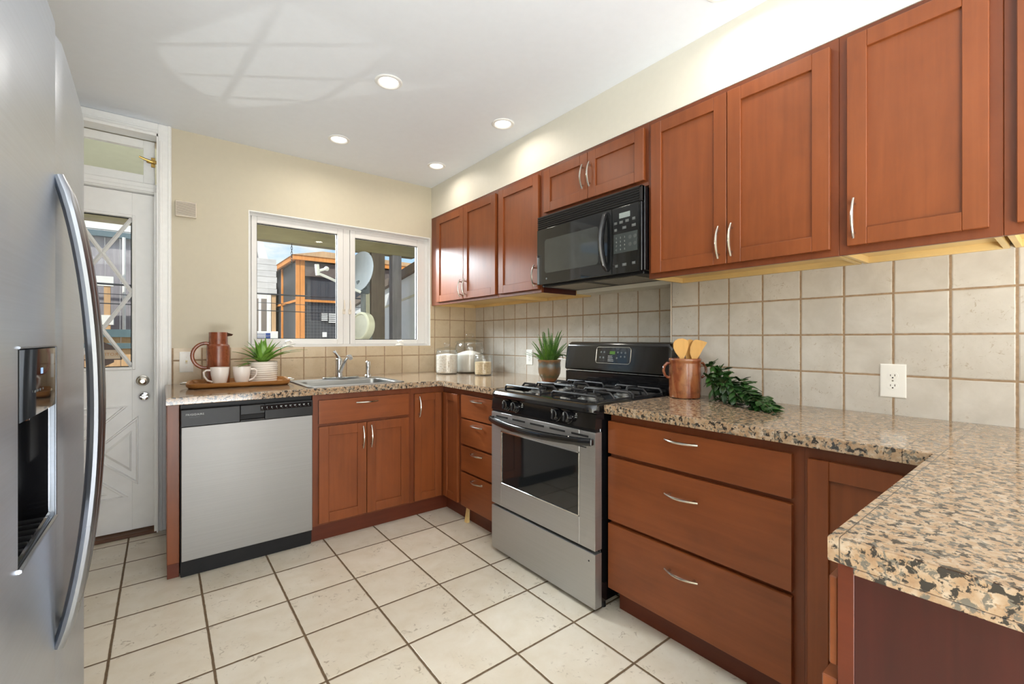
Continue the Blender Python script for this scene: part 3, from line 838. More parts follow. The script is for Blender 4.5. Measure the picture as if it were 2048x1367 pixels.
obj('gap_strip', MB(f).box(RY1, RY0, -.03, -.006, .793, .806), 'black_matte', rg)
# slanted control panel with knobs
m = MB(f); m.prism([(-.04, .806), (.000, .806), (-.006, .870), (-.04, .870)], 'x', 0, 1)
m = MB()
sec = lambda y: [(RX + .06, y, .806), (RX, y, .806), (RX + .008, y, .870), (RX + .06, y, .870)]
m.skin([sec(RY1), sec(RY0)])
cpn = obj('control_panel', m, 'black', rg)
fk = lambda a, d, z: (RX + .004 - d + (z - .838) * .125, a, z + d * .125)
for i, a in enumerate((-1.655, -1.730, -2.040, -2.117)):
    m = MB(fk); z = .841
    R = [[(a + r * math.cos(2 * PI * k / 24), d, z + r * math.sin(2 * PI * k / 24)) for k in range(24)] for r, d in ((.030, 0), (.031, .006), (.029, .010), (.026, .010), (.023, .030), (.020, .033), (.004, .033))]
    m.skin(R)
    kb = obj('knob', m, 'black', cpn)
    m = MB(fk).box(a - .005, a + .005, .031, .040, z - .021, z + .021, .003); obj('knob_grip', m, 'black_matte', kb)
    m = MB(fk).box(a - .0012, a + .0012, .0402, .0406, z + .006, z + .019); obj('pointer', m, 'mark_white', kb)
    s_ = 1 if i % 2 == 0 else -1
    m = MB(fk)
    for q in (0, 1): m.box(a + s_ * .036, a + s_ * .050, .0005, .0009, z + .010 - q * .008, z + .0125 - q * .008)
    m.box(a + s_ * .040, a + s_ * .047, .0005, .0009, z + .016, z + .0215)
    obj('burner_mark', m, 'mark_white', cpn)
# cooktop tray with rounded lip
def rrect(x0, x1, y0, y1, r, z, n=6):
    pts = []
    for cx_, cy_, a0 in ((x1 - r, y1 - r, 0), (x0 + r, y1 - r, 90), (x0 + r, y0 + r, 180), (x1 - r, y0 + r, 270)):
        for k in range(n + 1):
            a = math.radians(a0 + 90 * k / n); pts.append((cx_ + r * math.cos(a), cy_ + r * math.sin(a), z))
    return pts
CX0, CX1, CY0, CY1 = -.902, -.305, RY1 - .002, RY0 + .002
rings = [rrect(CX0 + .02, CX1, CY0, CY1, .03, .8715), rrect(CX0, CX1, CY0, CY1, .045, .880), rrect(CX0 - .002, CX1, CY0, CY1, .05, .896), rrect(CX0 + .006, CX1 - .006, CY0 + .004, CY1 - .004, .05, .911),
         rrect(CX0 + .03, CX1 - .012, CY0 + .014, CY1 - .014, .05, .918), rrect(CX0 + .085, CX1 - .02, CY0 + .034, CY1 - .034, .05, .917), rrect(CX0 + .105, CX1 - .03, CY0 + .05, CY1 - .05, .04, .903)]
top = obj('cooktop', MB().skin(rings), 'black', rg)
for bx, by, br in ((-.70, -1.70, .048), (-.70, -2.085, .055), (-.44, -1.70, .042), (-.44, -2.085, .045)):
    m = MB().lathe([(br * 1.15, .902), (br * 1.15, .908), (br * .85, .912), (br * .85, .922)], (bx, by, 0), 28)
    bu = obj('burner', m, 'steel_sink', top)
    obj('burner_cap', MB().lathe([(br * .9, .9225), (br * .92, .928), (br * .8, .932), (.002, .933)], (bx, by, 0), 28), 'iron', bu)
for gx in (-.70, -.44):
    for gy in (-1.70, -2.085):
        m = MB(); hx, hy, zt, zf = .118, .150, .940, .905
        # two end frames with fingers reaching over the burner
        for sx_ in (-1, 1):
            ax = gx + sx_ * hx
            m.tube([(ax, gy - hy, zf), (ax, gy - hy, zt - .012), (ax, gy - hy + .012, zt), (ax, gy + hy - .012, zt), (ax, gy + hy, zt - .012), (ax, gy + hy, zf)], .0062, 6)
            m.tube([(ax, gy, zt), (gx + sx_ * .03, gy, zt + .004), (gx + sx_ * .026, gy, zt - .010)], .0062, 6)
        for sy_ in (-1, 1):
            ay = gy + sy_ * hy
            m.tube([(gx - hx, ay, zf + .012), (gx, ay, zf + .012), (gx + hx, ay, zf + .012)], .0055, 6)
            m.tube([(gx, ay, zf + .012), (gx, ay - sy_ * .012, zt - .01), (gx, ay - sy_ * .028, zt + .004), (gx, gy + sy_ * .032, zt + .004), (gx, gy + sy_ * .028, zt - .010)], .0062, 6)
        obj('grate', m, 'iron', top)
# backguard
BX = -.300
m = MB()
def bsec(y, k=1.0):
    return [(-.232, y, .905), (-.296, y, .905), (-.296, y, .998), (-.285, y, 1.002), (-.232, y, 1.002)]
m.skin([bsec(RY1 + .006), bsec(RY0 - .006)])
bgd = obj('backguard_base', m, 'black', rg)
prof = [(-.236, 1.008), (-.300, 1.008), (-.309, 1.016), (-.306, 1.05), (-.290, 1.155), (-.278, 1.176), (-.262, 1.184), (-.236, 1.184)]
m = MB(); rings = []
ya, yb = RY0 - .004, RY1 + .004
for y, k in ((ya, .90), (ya - .008, .965), (ya - .022, 1.0), (yb + .022, 1.0), (yb + .008, .965), (yb, .90)):
    rings.append([(-.236 + (x + .236) * (k if x < -.24 else 1), y, 1.008 + (z - 1.008) * (k if z > 1.02 else 1)) for x, z in prof])
m.skin(rings)
bg = obj('backguard', m, 'black', rg)
fb = lambda a, d, z: (-.3055 + (z - 1.05) * .152 - d, a, z)
PA0, PA1 = -1.775, -2.020
def rr2(a0, a1, z0, z1, r, d, n=5, sl=.012):
    pts = []
    for ca, cz_, s0 in ((a1 + r, z1 - r, 90), (a0 - r, z1 - r, 0), (a0 - r, z0 + r, -90), (a1 + r, z0 + r, 180)):
        for k in range(n + 1):
            t = math.radians(s0 + 90 * (1 - k / n))
            pts.append((ca + r * math.cos(t), d, cz_ + r * math.sin(t)))
    return pts
m = MB(fb).skin([rr2(PA0, PA1, 1.062, 1.150, .014, .0), rr2(PA0, PA1, 1.062, 1.150, .014, .0015)]); dp = obj('display_panel', m, 'black_glass', bg)
m = MB(fb).tube(rr2(PA0 + .003, PA1 - .003, 1.059, 1.153, .016, .002), .0021, 6, closed=True); obj('panel_rim', m, 'nickel', dp)
obj('clock_display', MB(fb).box(-1.873, -1.912, .0015, .002, 1.112, 1.130), 'green_led', dp)
for a, z in ((-1.808, 1.124), (-1.832, 1.124), (-1.803, 1.092), (-1.828, 1.092), (-1.932, 1.124), (-1.958, 1.122), (-1.985, 1.122), (-1.928, 1.092), (-1.955, 1.100), (-1.982, 1.100)):
    obj('touch_key', MB(fb).cyl((a, .0015, z), (a, .0019, z), .0058, n=12), 'grey_button', dp)
for k in range(4):
    obj('key_label', MB(fb).box(-1.862, -1.893 - .004 * k, .0015, .0018, 1.100 - .0095 * k, 1.1025 - .0095 * k), 'mark_white', dp)

# ================================================================== MICROWAVE
mw = thing('microwave', 'black over-the-range microwave under the short cabinet', 'microwave', (-.3, -1.875, 1.535))
MX = -.522; f = FX(MX); MY0, MY1 = -1.488, -2.2585; MZ0, MZ1 = 1.536, 1.955
obj('body', MB().box(MX + .022, -.185, MY1, MY0, MZ0 + .004, MZ1 - .0005, .003), 'black', mw)
m = MB(f); m.box(MY1, MY0, -.022, -.004, 1.878, MZ1, .002); m.box(MY1, MY0, -.02, 0, 1.944, MZ1, .002); m.box(MY1, MY1 + .016, -.02, 0, 1.878, MZ1, .002)
vg = obj('vent_grille', m, 'kick_dark', mw)
for k in range(5):
    z = 1.884 + k * .0125
    m = MB(f); m.skin([[(y, -.006, z), (y, .001, z - .001), (y, .001, z + .0025), (y, -.004, z + .0045)] for y in (MY1 + .016, MY0)])
    obj('vent_slat', m, 'black', vg)
SP = -2.075
m = MB(f).box(SP + .001, MY0 + .0, -.022, .004, MZ0, 1.875, .004, 2); md = obj('door', m, 'black_glass', mw)
obj('door_window', MB(f).skin([rr2(-1.560, -1.985, 1.602, 1.806, .018, .004), rr2(-1.560, -1.985, 1.602, 1.806, .018, .0046)]), 'mw_window', md)
obj('maker_badge', MB(f).cyl((-1.575, .004, 1.568), (-1.575, .0046, 1.568), .006, n=16), 'grey_button', md)
obj('hinge_strip', MB(f).box(MY0 - .022, MY0 - .004, .004, .0048, MZ0 + .004, 1.705, .0008), 'grey_button', md)
hy = SP + .030
pts = [(hy + .010 * math.sin(PI * i / 20), .006 + .036 * math.sin(PI * i / 20) ** .55, 1.562 + (1.858 - 1.562) * i / 20) for i in range(21)]
m = MB(f).tube(pts, [.013 + .008 * math.sin(PI * i / 20) ** .5 for i in range(21)], 14, flat=(.62, 1), up=(1, 0, 0)); obj('door_handle', m, 'black', md)
m = MB(f).box(MY1 + .016, SP - .001, -.022, .003, MZ0, 1.875, .003, 2); cpm = obj('control_panel', m, 'black_glass', mw)
obj('edge_trim', MB(f).box(MY1, MY1 + .0155, -.022, .002, MZ0, 1.875, .002), 'black', mw)
obj('key_field', MB(f).box(MY1 + .024, SP - .012, .003, .0034, 1.640, 1.738), plain('slate_panel', srgb(62, 68, 68), .3), cpm)
obj('lcd', MB(f).box(-2.190, -2.123, .003, .0036, 1.815, 1.842), 'lcd', cpm)
for r_ in range(4):
    for c in range(3):
        obj('number_key', text_mesh('123456789C0S'[r_ * 3 + c], .013, f, -2.105 - c * .026, .0036, 1.713 - r_ * .020, flip=-1, align='CENTER'), 'mark_grey', cpm)
for a, z in ((-2.190, 1.712), (-2.220, 1.712), (-2.190, 1.676), (-2.220, 1.676)):
    obj('round_key', MB(f).cyl((a, .0034, z), (a, .0042, z), .0095, n=14), 'grey_button', cpm)
for a, z, w in ((-2.10, 1.795, .010), (-2.135, 1.795, .011), (-2.172, 1.797, .011), (-2.212, 1.800, .009), (-2.10, 1.760, .009), (-2.155, 1.765, .012), (-2.212, 1.767, .012), (-2.105, 1.575, .009), (-2.155, 1.578, .013), (-2.212, 1.580, .010)):
    obj('pad_key', MB(f).box(a - w, a + w, .003, .0035, z - .007, z + .007), 'grey_button', cpm)
    m = MB(f); m.box(a - w * .7, a + w * .7, .0035, .0037, z + .0012, z + .0028); m.box(a - w * .4, a + w * .4, .0035, .0037, z - .0034, z - .0022); obj('pad_marking', m, 'mark_grey', cpm)
m = MB(); m.box(MX + .03, -.19, MY1 + .012, MY0 - .012, MZ0 - .012, MZ0 + .0035, .003); un = obj('underside', m, 'black_matte', mw)
for y0, y1 in ((-1.56, -1.84), (-1.90, -2.18)):
    m = MB().box(-.47, -.24, y1, y0, MZ0 - .0145, MZ0 - .0122); obj('grease_filter', m, plain('filter_mesh', srgb(132, 126, 112), .45, .6, var=.3, scale=200), un)

# ================================================================== REFRIGERATOR
fr = thing('refrigerator', 'stainless side-by-side refrigerator at the left picture edge', 'refrigerator', (-2.95, -2.15, 0))
FY0, FYG, FY1 = -1.655, -2.190, -2.635   # far edge, gap, near edge
obj('cabinet', MB().box(-3.36, -2.625, FY1 + .004, FY0 - .004, .03, 1.862, .006), plain('fridge_side_grey', srgb(120, 122, 126), .4, .3), fr)
obj('base_grille', MB().box(-2.66, -2.60, FY1 + .01, FY0 - .01, .004, .075, .003), 'black_matte', fr)
XDF = -2.545
def dprof(y0, y1, bow_side):
    """plan outline of a gently bowed door between y0 (gap side) and y1 (outer side)"""
    pts = []
    n = 14
    for i in range(n + 1):
        t = i / n; y = y0 + (y1 - y0) * t
        x = XDF - .010 * t * t
        e0 = abs(y - y0); e1 = abs(y1 - y)
        for e, rr_ in ((e0, .006), (e1, .022)):
            if e < rr_: x -= rr_ - math.sqrt(max(0, rr_ * rr_ - (rr_ - e) ** 2))
        pts.append((x, y))
    # extra points for the outer rounding
    s = 1 if y1 > y0 else -1
    for k in range(1, 7):
        a = PI / 2 * k / 6; r = .022
        pts.insert(-1, (XDF - .010 - r + r * math.cos(a) if k < 6 else XDF - .032, y1 - s * r + s * r * math.sin(a)))
    pts = pts[:n - 1] + pts[n:]
    pts[-1] = (XDF - .034, y1)
    return pts + [(-2.615, y1), (-2.615, y0)]
def fr_door(y0, y1):
    p = dprof(y0, y1, 0); m = MB()
    ins = lambda q, k: [(x - (k if x > -2.6 else 0), y + (k if y < (y0 + y1) / 2 else -k)) for x, y in q]
    m.skin([[(x, y, z) for x, y in ins(p, k)] for z, k in ((.085, .004), (.089, 0), (1.872, 0), (1.876, .004))])
    return m
far_d = obj('fridge_door', fr_door(FYG + .0045, FY0), 'steel_fridge', fr, angle=40)
# freezer door with the dispenser opening left out
DA0, DA1, DPZ0, DPZ1, DRZ = -2.218, -2.512, 1.062, 1.186, .820
p = dprof(FYG - .0045, FY1, 0)
def xs_at(y):
    for (xa, ya_), (xb_, yb_) in zip(p, p[1:]):
        if min(ya_, yb_) <= y <= max(ya_, yb_) and abs(ya_ - yb_) > 1e-9: return xa + (xb_ - xa) * (y - ya_) / (yb_ - ya_)
    return XDF
m = MB()
sA = [(x, y) for x, y in p if y >= DA0 and x > -2.6]; sB = [(x, y) for x, y in p if y <= DA1 and x > -2.6]; sM = [(x, y) for x, y in p if DA1 < y < DA0 and x > -2.6]
A = sA + [(xs_at(DA0), DA0)] + [(-2.615, DA0), (-2.615, sA[0][1])]
B = [(xs_at(DA1), DA1)] + sB + [(-2.615, sB[-1][1]), (-2.615, DA1)]
C = [(xs_at(DA0), DA0)] + sM + [(xs_at(DA1), DA1), (-2.615, DA1), (-2.615, DA0)]
m.prism(A, 'z', .085, 1.876); m.prism(B, 'z', .085, 1.876)
m.prism(C, 'z', .085, DRZ); m.prism(C, 'z', DPZ1, 1.876)
near_d = obj('freezer_door', m, 'steel_fridge', fr, angle=40)
m = MB(); m.prism([(x + .0012, y) for x, y in [(xs_at(DA0 - .004), DA0 - .004)] + sM[1:-1] + [(xs_at(DA1 + .004), DA1 + .004)]] + [(-2.6, DA1 + .004), (-2.6, DA0 - .004)], 'z', DPZ0, DPZ1 - .004)
dpn = obj('dispenser_panel', m, 'black_glass', near_d)
m = MB(); m.box(-2.6155, -2.61, DA1, DA0, DRZ, DPZ0); m.box(-2.61, -2.553, DA1, DA0, DRZ, DRZ + .012, .003); m.box(-2.61, -2.556, DA1, DA1 + .004, DRZ, DPZ0); m.box(-2.61, -2.556, DA0 - .004, DA0, DRZ, DPZ0)
rec = obj('dispenser_recess', m, 'black', near_d)
m = MB()
for y in (DA0 - .001,): m.tube([(xs_at(y) + .001, y, DRZ), (xs_at(y) + .001, y, DPZ1)], .0020, 6)
m.tube([(xs_at(DA1) + .001, DA1, DRZ), (xs_at(DA0) + .001, DA0, DRZ)], .004, 6); m.tube([(xs_at(DA1) + .001, DA1, DPZ1), (xs_at(DA0) + .001, DA0, DPZ1)], .0025, 6)
obj('dispenser_trim', m, 'steel_handle', near_d)
obj('water_spout', MB().cyl((-2.570, -2.36, DPZ0 + .002), (-2.570, -2.36, DPZ0 - .014), .011, .009, 12), 'chrome', near_d)
obj('lever_paddle', MB().box(-2.607, -2.600, -2.42, -2.33, .92, 1.045, .003), plain('paddle_grey', srgb(150, 152, 152), .4), near_d)
m = MB()
for k in range(7): m.box(-2.60, -2.556, DA1 + .03 + k * .035, DA1 + .036 + k * .035, DRZ + .012, DRZ + .015)
obj('drip_tray', m, 'black_matte', near_d)
obj('temperature_display', MB().box(-2.5455, -2.5445, -2.366, -2.353, 1.135, 1.146), 'blue_led', dpn)
for k in range(6):
    obj('touch_icon', MB().box(-2.5458, -2.5448, -2.42 + k * .022, -2.413 + k * .022, 1.104, 1.108), 'grey_button', dpn)
def fr_handle(door_o, y):
    pts = []; n = 28
    for i in range(n + 1):
        t = -1 + 2 * i / n
        pts.append((XDF + .004 + .058 * (1 - t * t) ** .82, y, 1.045 + .507 * t))
    m = MB().tube(pts, [.0155 if 0 < i < n else .012 for i in range(n + 1)], 12, flat=(.85, 1.0))
    return obj('door_handle', m, 'steel_handle', door_o)
fr_handle(near_d, FYG - .032); fr_handle(far_d, FYG + .038)

# ================================================================== SINK, FAUCET
sk = thing('sink', 'stainless drop-in sink below the window', 'sink', (-1.39, -.53, ZC))
m = MB()
rim = [rrect(-1.692, -1.083, -.800, -.268, .035, ZC + .0006), rrect(-1.690, -1.085, -.798, -.270, .035, ZC + .006), rrect(-1.672, -1.103, -.780, -.285, .03, ZC + .007)]
bas = [rrect(-1.652, -1.123, -.760, -.385, .05, ZC + .004), rrect(-1.648, -1.127, -.756, -.389, .05, ZC - .004), rrect(-1.636, -1.139, -.744, -.401, .05, ZC - .165), rrect(-1.59, -1.185, -.70, -.445, .05, ZC - .180)]
m.skin(rim + bas, True, False, True)
obj('basin', m, 'steel_sink', sk, angle=60)
obj('drain', MB().lathe([(.045, 0), (.042, .004), (.03, .003), (.004, .001)], (-1.39, -.57, ZC - .1795), 24), 'chrome', sk)
fc = thing('faucet', 'chrome single-lever kitchen faucet behind the sink basin', 'faucet', (-1.373, -.325, ZC + .008))
z0 = ZC + .0085
m = MB().skin([[(-1.36 + .128 * math.cos(2 * PI * k / 32), -.328 + .030 * math.sin(2 * PI * k / 32), z0 + z) for k in range(32)] for z in (0, .008)] + [[(-1.36 + .118 * math.cos(2 * PI * k / 32), -.328 + .023 * math.sin(2 * PI * k / 32), z0 + .012) for k in range(32)]])
obj('deck_plate', m, 'chrome', fc)
obj('body', MB().lathe([(.026, .012), (.025, .03), (.023, .09), (.024, .12), (.022, .138), (.010, .146)], (-1.375, -.328, z0), 24), 'chrome', fc)
sp_ = [(-1.372, -.345, z0 + .045), (-1.368, -.375, z0 + .085), (-1.362, -.42, z0 + .130), (-1.357, -.465, z0 + .158), (-1.354, -.495, z0 + .160), (-1.352, -.512, z0 + .146)]
m = MB().tube(sp_, [.014, .013, .012, .012, .0145, .0135], 12); obj('spout', m, 'chrome', fc)
m = MB().tube([(-1.376, -.326, z0 + .142), (-1.384, -.322, z0 + .158), (-1.396, -.312, z0 + .180), (-1.404, -.306, z0 + .192)], [.013, .010, .009, .012], 10); obj('lever', m, 'chrome', fc)
sy = thing('sink_sprayer', 'chrome side sprayer standing right of the faucet', 'sprayer', (-1.168, -.33, ZC + .008))
obj('base_ring', MB().lathe([(.026, 0), (.025, .012), (.018, .018)], (-1.168, -.33, z0), 20), 'chrome', sy)
obj('spray_head', MB().lathe([(.0165, .0185), (.0155, .045), (.017, .075), (.019, .095), (.018, .110), (.010, .118)], (-1.168, -.33, z0), 20), 'chrome', sy)

# ================================================================== CEILING LIGHTS
LP = [(-1.431, -1.344, 'recessed ceiling light beside the sunlit pattern, left of the nearer pair'),
      (-.687, -1.350, 'recessed ceiling light near the soffit, right of the nearer pair'),
      (-1.426, -.495, 'recessed ceiling light close to the window wall, left of the far pair'),
      (-.687, -.492, 'recessed ceiling light in the far corner above the wall cabinets'),
      (-.670, -2.735, 'recessed ceiling light partly cut off by the top picture edge')]
for x, y, lab in LP:
    t = thing('ceiling_light', lab, 'ceiling light', (x, y, H), 'recessed ceiling lights')
    m = MB().lathe([(.070, -.0005), (.070, -.004), (.066, -.007), (.056, -.0075), (.052, -.005), (.048, -.0015)], (x, y, H), 40, cap0=False, cap1=False); obj('trim_ring', m, 'white', t)
    m = MB().lathe([(.0485, -.0025), (.047, -.0035), (.002, -.004)], (x, y, H), 32, cap0=False); obj('lens', m, 'lamp_glow', t)
    light('ceiling_bulb', 'AREA', (0, 0, -.012), None, power=(1.5 if x > -1 else 3.4), color=(1, .91, .79), size=.09, shape='DISK', parent=t, spread=168)

# ================================================================== WALL PLATES
def plate(name, label, cat, f, a, z, w, h, mat, parts):
    t = thing(name, label, cat, f(a, 0, z))
    m = MB(f); m.skin([[(a + sx * (w / 2 - i), d, z + sz * (h / 2 - i)) for sx, sz in ((-1, -1), (1, -1), (1, 1), (-1, 1))] for d, i in ((0, 0), (.003, 0), (.006, .005))])
    p = obj('cover_plate', m, mat, t)
    parts(f, a, z, t, p)
    return t
def outlet_parts(f, a, z, t, p):
    for dz in (.019, -.019):
        m = MB(f); pts = []
        for k in range(24):
            an = 2 * PI * k / 24; pts.append((a + .0165 * math.cos(an), 0, z + dz + max(-.0125, min(.0125, .0165 * math.sin(an)))))
        m.skin([[(x, d, zz) for x, _, zz in pts] for d in (.006, .0075)])
        r = obj('receptacle', m, 'plastic_white', t)
        m = MB(f); m.box(a - .0075, a - .0055, .0075, .0078, z + dz - .002, z + dz + .006); m.box(a + .0055, a + .0075, .0075, .0078, z + dz - .002, z + dz + .005)
        m.cyl((a, .0075, z + dz - .0075), (a, .0078, z + dz - .0075), .0026, n=10); obj('slots', m, 'black_matte', r)
    obj('screw', MB(f).cyl((a, .006, z), (a, .0068, z), .003, n=10), 'nickel', t)
plate('wall_outlet', 'white duplex outlet on the tile wall above the right counter', 'outlet', FX(-.1835), -3.141, 1.043, .077, .126, 'plastic_white', outlet_parts)
plate('wall_outlet', 'white duplex outlet on the tile behind the fern', 'outlet', FX(-.0003), -.800, 1.053, .077, .122, 'plastic_white', outlet_parts)
def switch_parts(f, a, z, t, p):
    m = MB(f).box(a - .006, a + .006, .006, .007, z - .012, z + .012); s = obj('toggle_slot', m, 'plastic_almond', t)
    m = MB(f).box(a - .0045, a + .0045, .007, .016, z + .000, z + .009, .001); obj('toggle', m, plain('ivory_toggle', srgb(196, 184, 130), .4), s)
    for dz in (.03, -.03): obj('screw', MB(f).cyl((a, .006, z + dz), (a, .0066, z + dz), .0028, n=8), 'plastic_almond', t)
plate('light_switch', 'white toggle light switch beside the door casing', 'light switch', FY(-.0063), -2.240, 1.053, .073, .132, 'plastic_white', switch_parts)

chm = thing('door_chime', 'small louvered white chime box high on the wall between door and window', 'door chime', (-2.243, 0, 2.035))
f = FY(0)
obj('housing', MB(f).box(-2.297, -2.188, .0004, .030, 1.987, 2.085, .003), 'plastic_almond', chm)
obj('louver_gap_shade', MB(f).box(-2.293, -2.192, .030, .0312, 1.995, 2.079), plain('chime_shadow_taupe', srgb(172, 161, 148), .7), chm)  # taupe sheet paints shade into the gaps between the louvers
for k in range(11):
    z = 1.998 + k * .0072
    obj('louver', MB(f).skin([[(a, .030, z), (a, .038, z - .0005), (a, .038, z + .0022), (a, .0305, z + .0032)] for a in (-2.293, -2.192)]), 'plastic_almond', chm)

# wooden shim leaning against the toe kick
wd = MB().skin([[(-.772, -1.062, .098), (-.764, -1.062, .098), (-.764, -1.088, .098), (-.772, -1.088, .098)], [(-.800, -1.078, .0008), (-.779, -1.078, .0008), (-.779, -1.108, .0008), (-.800, -1.108, .0008)]])
o = obj('wood_shim', wd, 'maple', loc=(-.78, -1.085, 0)); props(o, 'small pale wood shim propped against the toe kick under the four drawers', 'wood shim')

# ================================================================== TRAY GROUP
TR = Matrix.Rotation(math.radians(-5.5), 4, 'Z')
TCX, TCY, TZ = -1.978, -.318, ZC + .0008
ft = lambda a, b_, z: tuple(TR @ Vector((a, b_, 0)) + Vector((TCX, TCY, z)))
ty = thing('serving_tray', 'oblong acacia wood tray on the counter left of the sink', 'tray', (TCX, TCY, TZ))
m = MB(ft); hw, hd = .268, .185
m.skin([rrect(-hw + .012, hw - .012, -hd + .012, hd - .012, .05, TZ), rrect(-hw, hw, -hd, hd, .06, TZ + .014), rrect(-hw - .002, hw + .002, -hd - .002, hd + .002, .06, TZ + .030), rrect(-hw + .012, hw - .012, -hd + .012, hd - .012, .05, TZ + .030), rrect(-hw + .022, hw - .022, -hd + .022, hd - .022, .045, TZ + .010)])
obj('tray_body', m, 'tray_wood', ty, angle=50)
for s in (-1, 1):
    m = MB(ft).tube([(s * (hw + .001), -.05, TZ + .022), (s * (hw + .030), -.045, TZ + .024), (s * (hw + .034), 0, TZ + .025), (s * (hw + .030), .045, TZ + .024), (s * (hw + .001), .05, TZ + .022)], .0045, 8); obj('metal_handle', m, 'nickel', ty)
TB = TZ + .0108
def terracotta(name, a, b_, c, rough=.25):
    t = NT(name); v = t.coord((9, 9, 2.2)); n = t.noise(v, 1.6, 5, .6, .8); v2 = t.coord(); n2 = t.noise(v2, 34, 4, .6)
    col = t.ramp(n, [(.28, a), (.5, b_), (.72, c)]); col = t.mix(t.ramp(n2, [(.52, (0, 0, 0, 1)), (.7, (.5, .5, .5, 1))]), col, scale_c(a, .6))
    t.bsdf(col, rough, 0, n2, .05, .003, Coat_Weight=.35, Coat_Roughness=.12); return t.m
M['glaze_rust'] = terracotta('rust_glaze', srgb(98, 48, 30), srgb(134, 70, 42), srgb(158, 90, 56))
M['glaze_crock'] = terracotta('crock_glaze', srgb(104, 50, 30), srgb(138, 74, 44), srgb(176, 122, 78), .16)
jx, jy = -2.086, -.235
jg = thing('pitcher', 'rust brown glazed pitcher with big loop handle standing on the tray', 'pitcher', (jx, jy, TB))
m = MB().lathe([(r_ * .87, z_) for r_, z_ in ((.064, 0), (.070, .004), (.0715, .03), (.0715, .225), (.069, .236), (.062, .241), (.0585, .246), (.0575, .300), (.058, .318), (.055, .318), (.0545, .25), (.060, .20), (.060, .02), (.002, .015))], (jx, jy, TB), 40)
bo = obj('body', m, 'glaze_rust', jg, angle=50)
m = MB().tube([(jx - .047, jy, TB + .246)] + [(jx - .064 - .070 * math.sin(a_), jy, TB + .1735 + .0765 * math.cos(a_)) for a_ in [PI * k / 16 for k in range(17)]] + [(jx - .056, jy, TB + .099)], .0105, 10); obj('handle', m, 'glaze_rust', jg)
m = MB().skin([[(jx + .043, jy - .022, TB + .316), (jx + .043, jy + .022, TB + .316), (jx + .045, jy + .016, TB + .292), (jx + .045, jy - .016, TB + .292)], [(jx + .080, jy - .004, TB + .306), (jx + .080, jy + .004, TB + .306), (jx + .072, jy + .003, TB + .296), (jx + .072, jy - .003, TB + .296)]]); obj('spout', m, plain('spout_lip', srgb(70, 42, 32), .3), jg)
def mug(x, y, s, lab):
    t = thing('mug', lab, 'mug', (x, y, TB), 'white mugs on the tray')
    m = MB().lathe([(q * .88, z_ * .97) for q, z_ in ((.033, 0), (.036, .003), (.043, .025), (.0515, .065), (.056, .110), (.0535, .110), (.048, .06), (.038, .012), (.002, .008))], (x, y, TB), 36); obj('body', m, 'mug_white', t, angle=55)
    m = MB().tube([(x + s * q, y, TB + z_) for q, z_ in ((.045, .090), (.066, .091), (.080, .080), (.078, .056), (.062, .031), (.037, .020))], [.006, .0055, .0055, .0055, .0055, .006], 8, flat=(1, 1.3)); obj('handle', m, 'mug_white', t)
M['mug_white'] = plain('white_stoneware', srgb(236, 228, 220), .25, var=.01)
mug(-2.092, -.395, -1, 'white mug with its handle to the left in front of the pitcher')
mug(-1.980, -.408, 1, 'white mug with its handle to the right beside the ribbed pot')

def leaf_strip(mb, base, az, L, w, rise, droop, n=9, fold=.25, twist=0):
    """a tapering leaf that rises and bends over; az = direction in plan"""
    d = Vector((math.cos(az), math.sin(az), 0)); s = Vector((-math.sin(az), math.cos(az), 0))
    rows = []
    for i in range(n + 1):
        t = i / n
        out = L * (math.sin(rise) * t + .5 * droop * t * t); up = L * (math.cos(rise) * t - .5 * droop * t * t * 1.1)
        p = Vector(base) + d * out + Vector((0, 0, up))
        ww = w * (.55 + .45 * math.sin(PI * min(1, t * 1.25))) * (1 - t ** 3.2) + .0006
        tang = (d * (math.sin(rise) + droop * t) + Vector((0, 0, math.cos(rise) - 1.1 * droop * t))).normalized(); nrm = s.cross(tang)
        th = .0012
        rows.append([p - s * ww + nrm * (-fold * ww), p, p + s * ww + nrm * (-fold * ww), p + nrm * th])
    mb.skin([[r[0], r[1] - Vector((0, 0, 0)), r[2], r[3]] for r in rows])
def leafmat(name, a, b_, c, rough=.38):
    t = NT(name); v = t.coord((1, 1, 1)); n = t.noise(v, 22, 3); n2 = t.noise(v, 7, 2)
    col = t.ramp(n2, [(.35, a), (.55, b_), (.7, c)]); col = t.mix(.35, col, t.ramp(n, [(.3, a), (.7, c)]))
    t.bsdf(col, rough, 0, n, .05, .003); return t.m
M['agave'] = leafmat('agave_green', srgb(56, 100, 30), srgb(98, 148, 48), srgb(150, 188, 84))
M['fern'] = leafmat('fern_green', srgb(40, 82, 34), srgb(76, 124, 44), srgb(128, 172, 66), .5)
M['vine'] = leafmat('vine_green', srgb(18, 44, 20), srgb(34, 74, 28), srgb(66, 108, 44), .35)
px, py = -1.850, -.300
ag = thing('potted_succulent', 'green agave-like succulent in a white ribbed pot on the tray', 'potted plant', (px, py, TB))
prof = []
for i in range(41):
    z = .004 + .122 * i / 40; prof.append((.082 + .004 * (i / 40) + .0022 * math.sin(2 * PI * i / 40 * 9), z))
m = MB().lathe([(.074, 0)] + prof + [(.087, .130), (.082, .131), (.080, .118), (.002, .116)], (px, py, TB), 44); obj('ribbed_pot', m, plain('ribbed_white', srgb(228, 220, 208), .5, var=.03), ag, angle=70)
obj('soil', MB().lathe([(.0795, .117), (.0795, .120), (.002, .122)], (px, py, TB), 24), plain('dark_soil', srgb(52, 42, 32), .9, var=.4, scale=120, bstr=.5), ag)
m = MB(); r_ = random.Random(5)
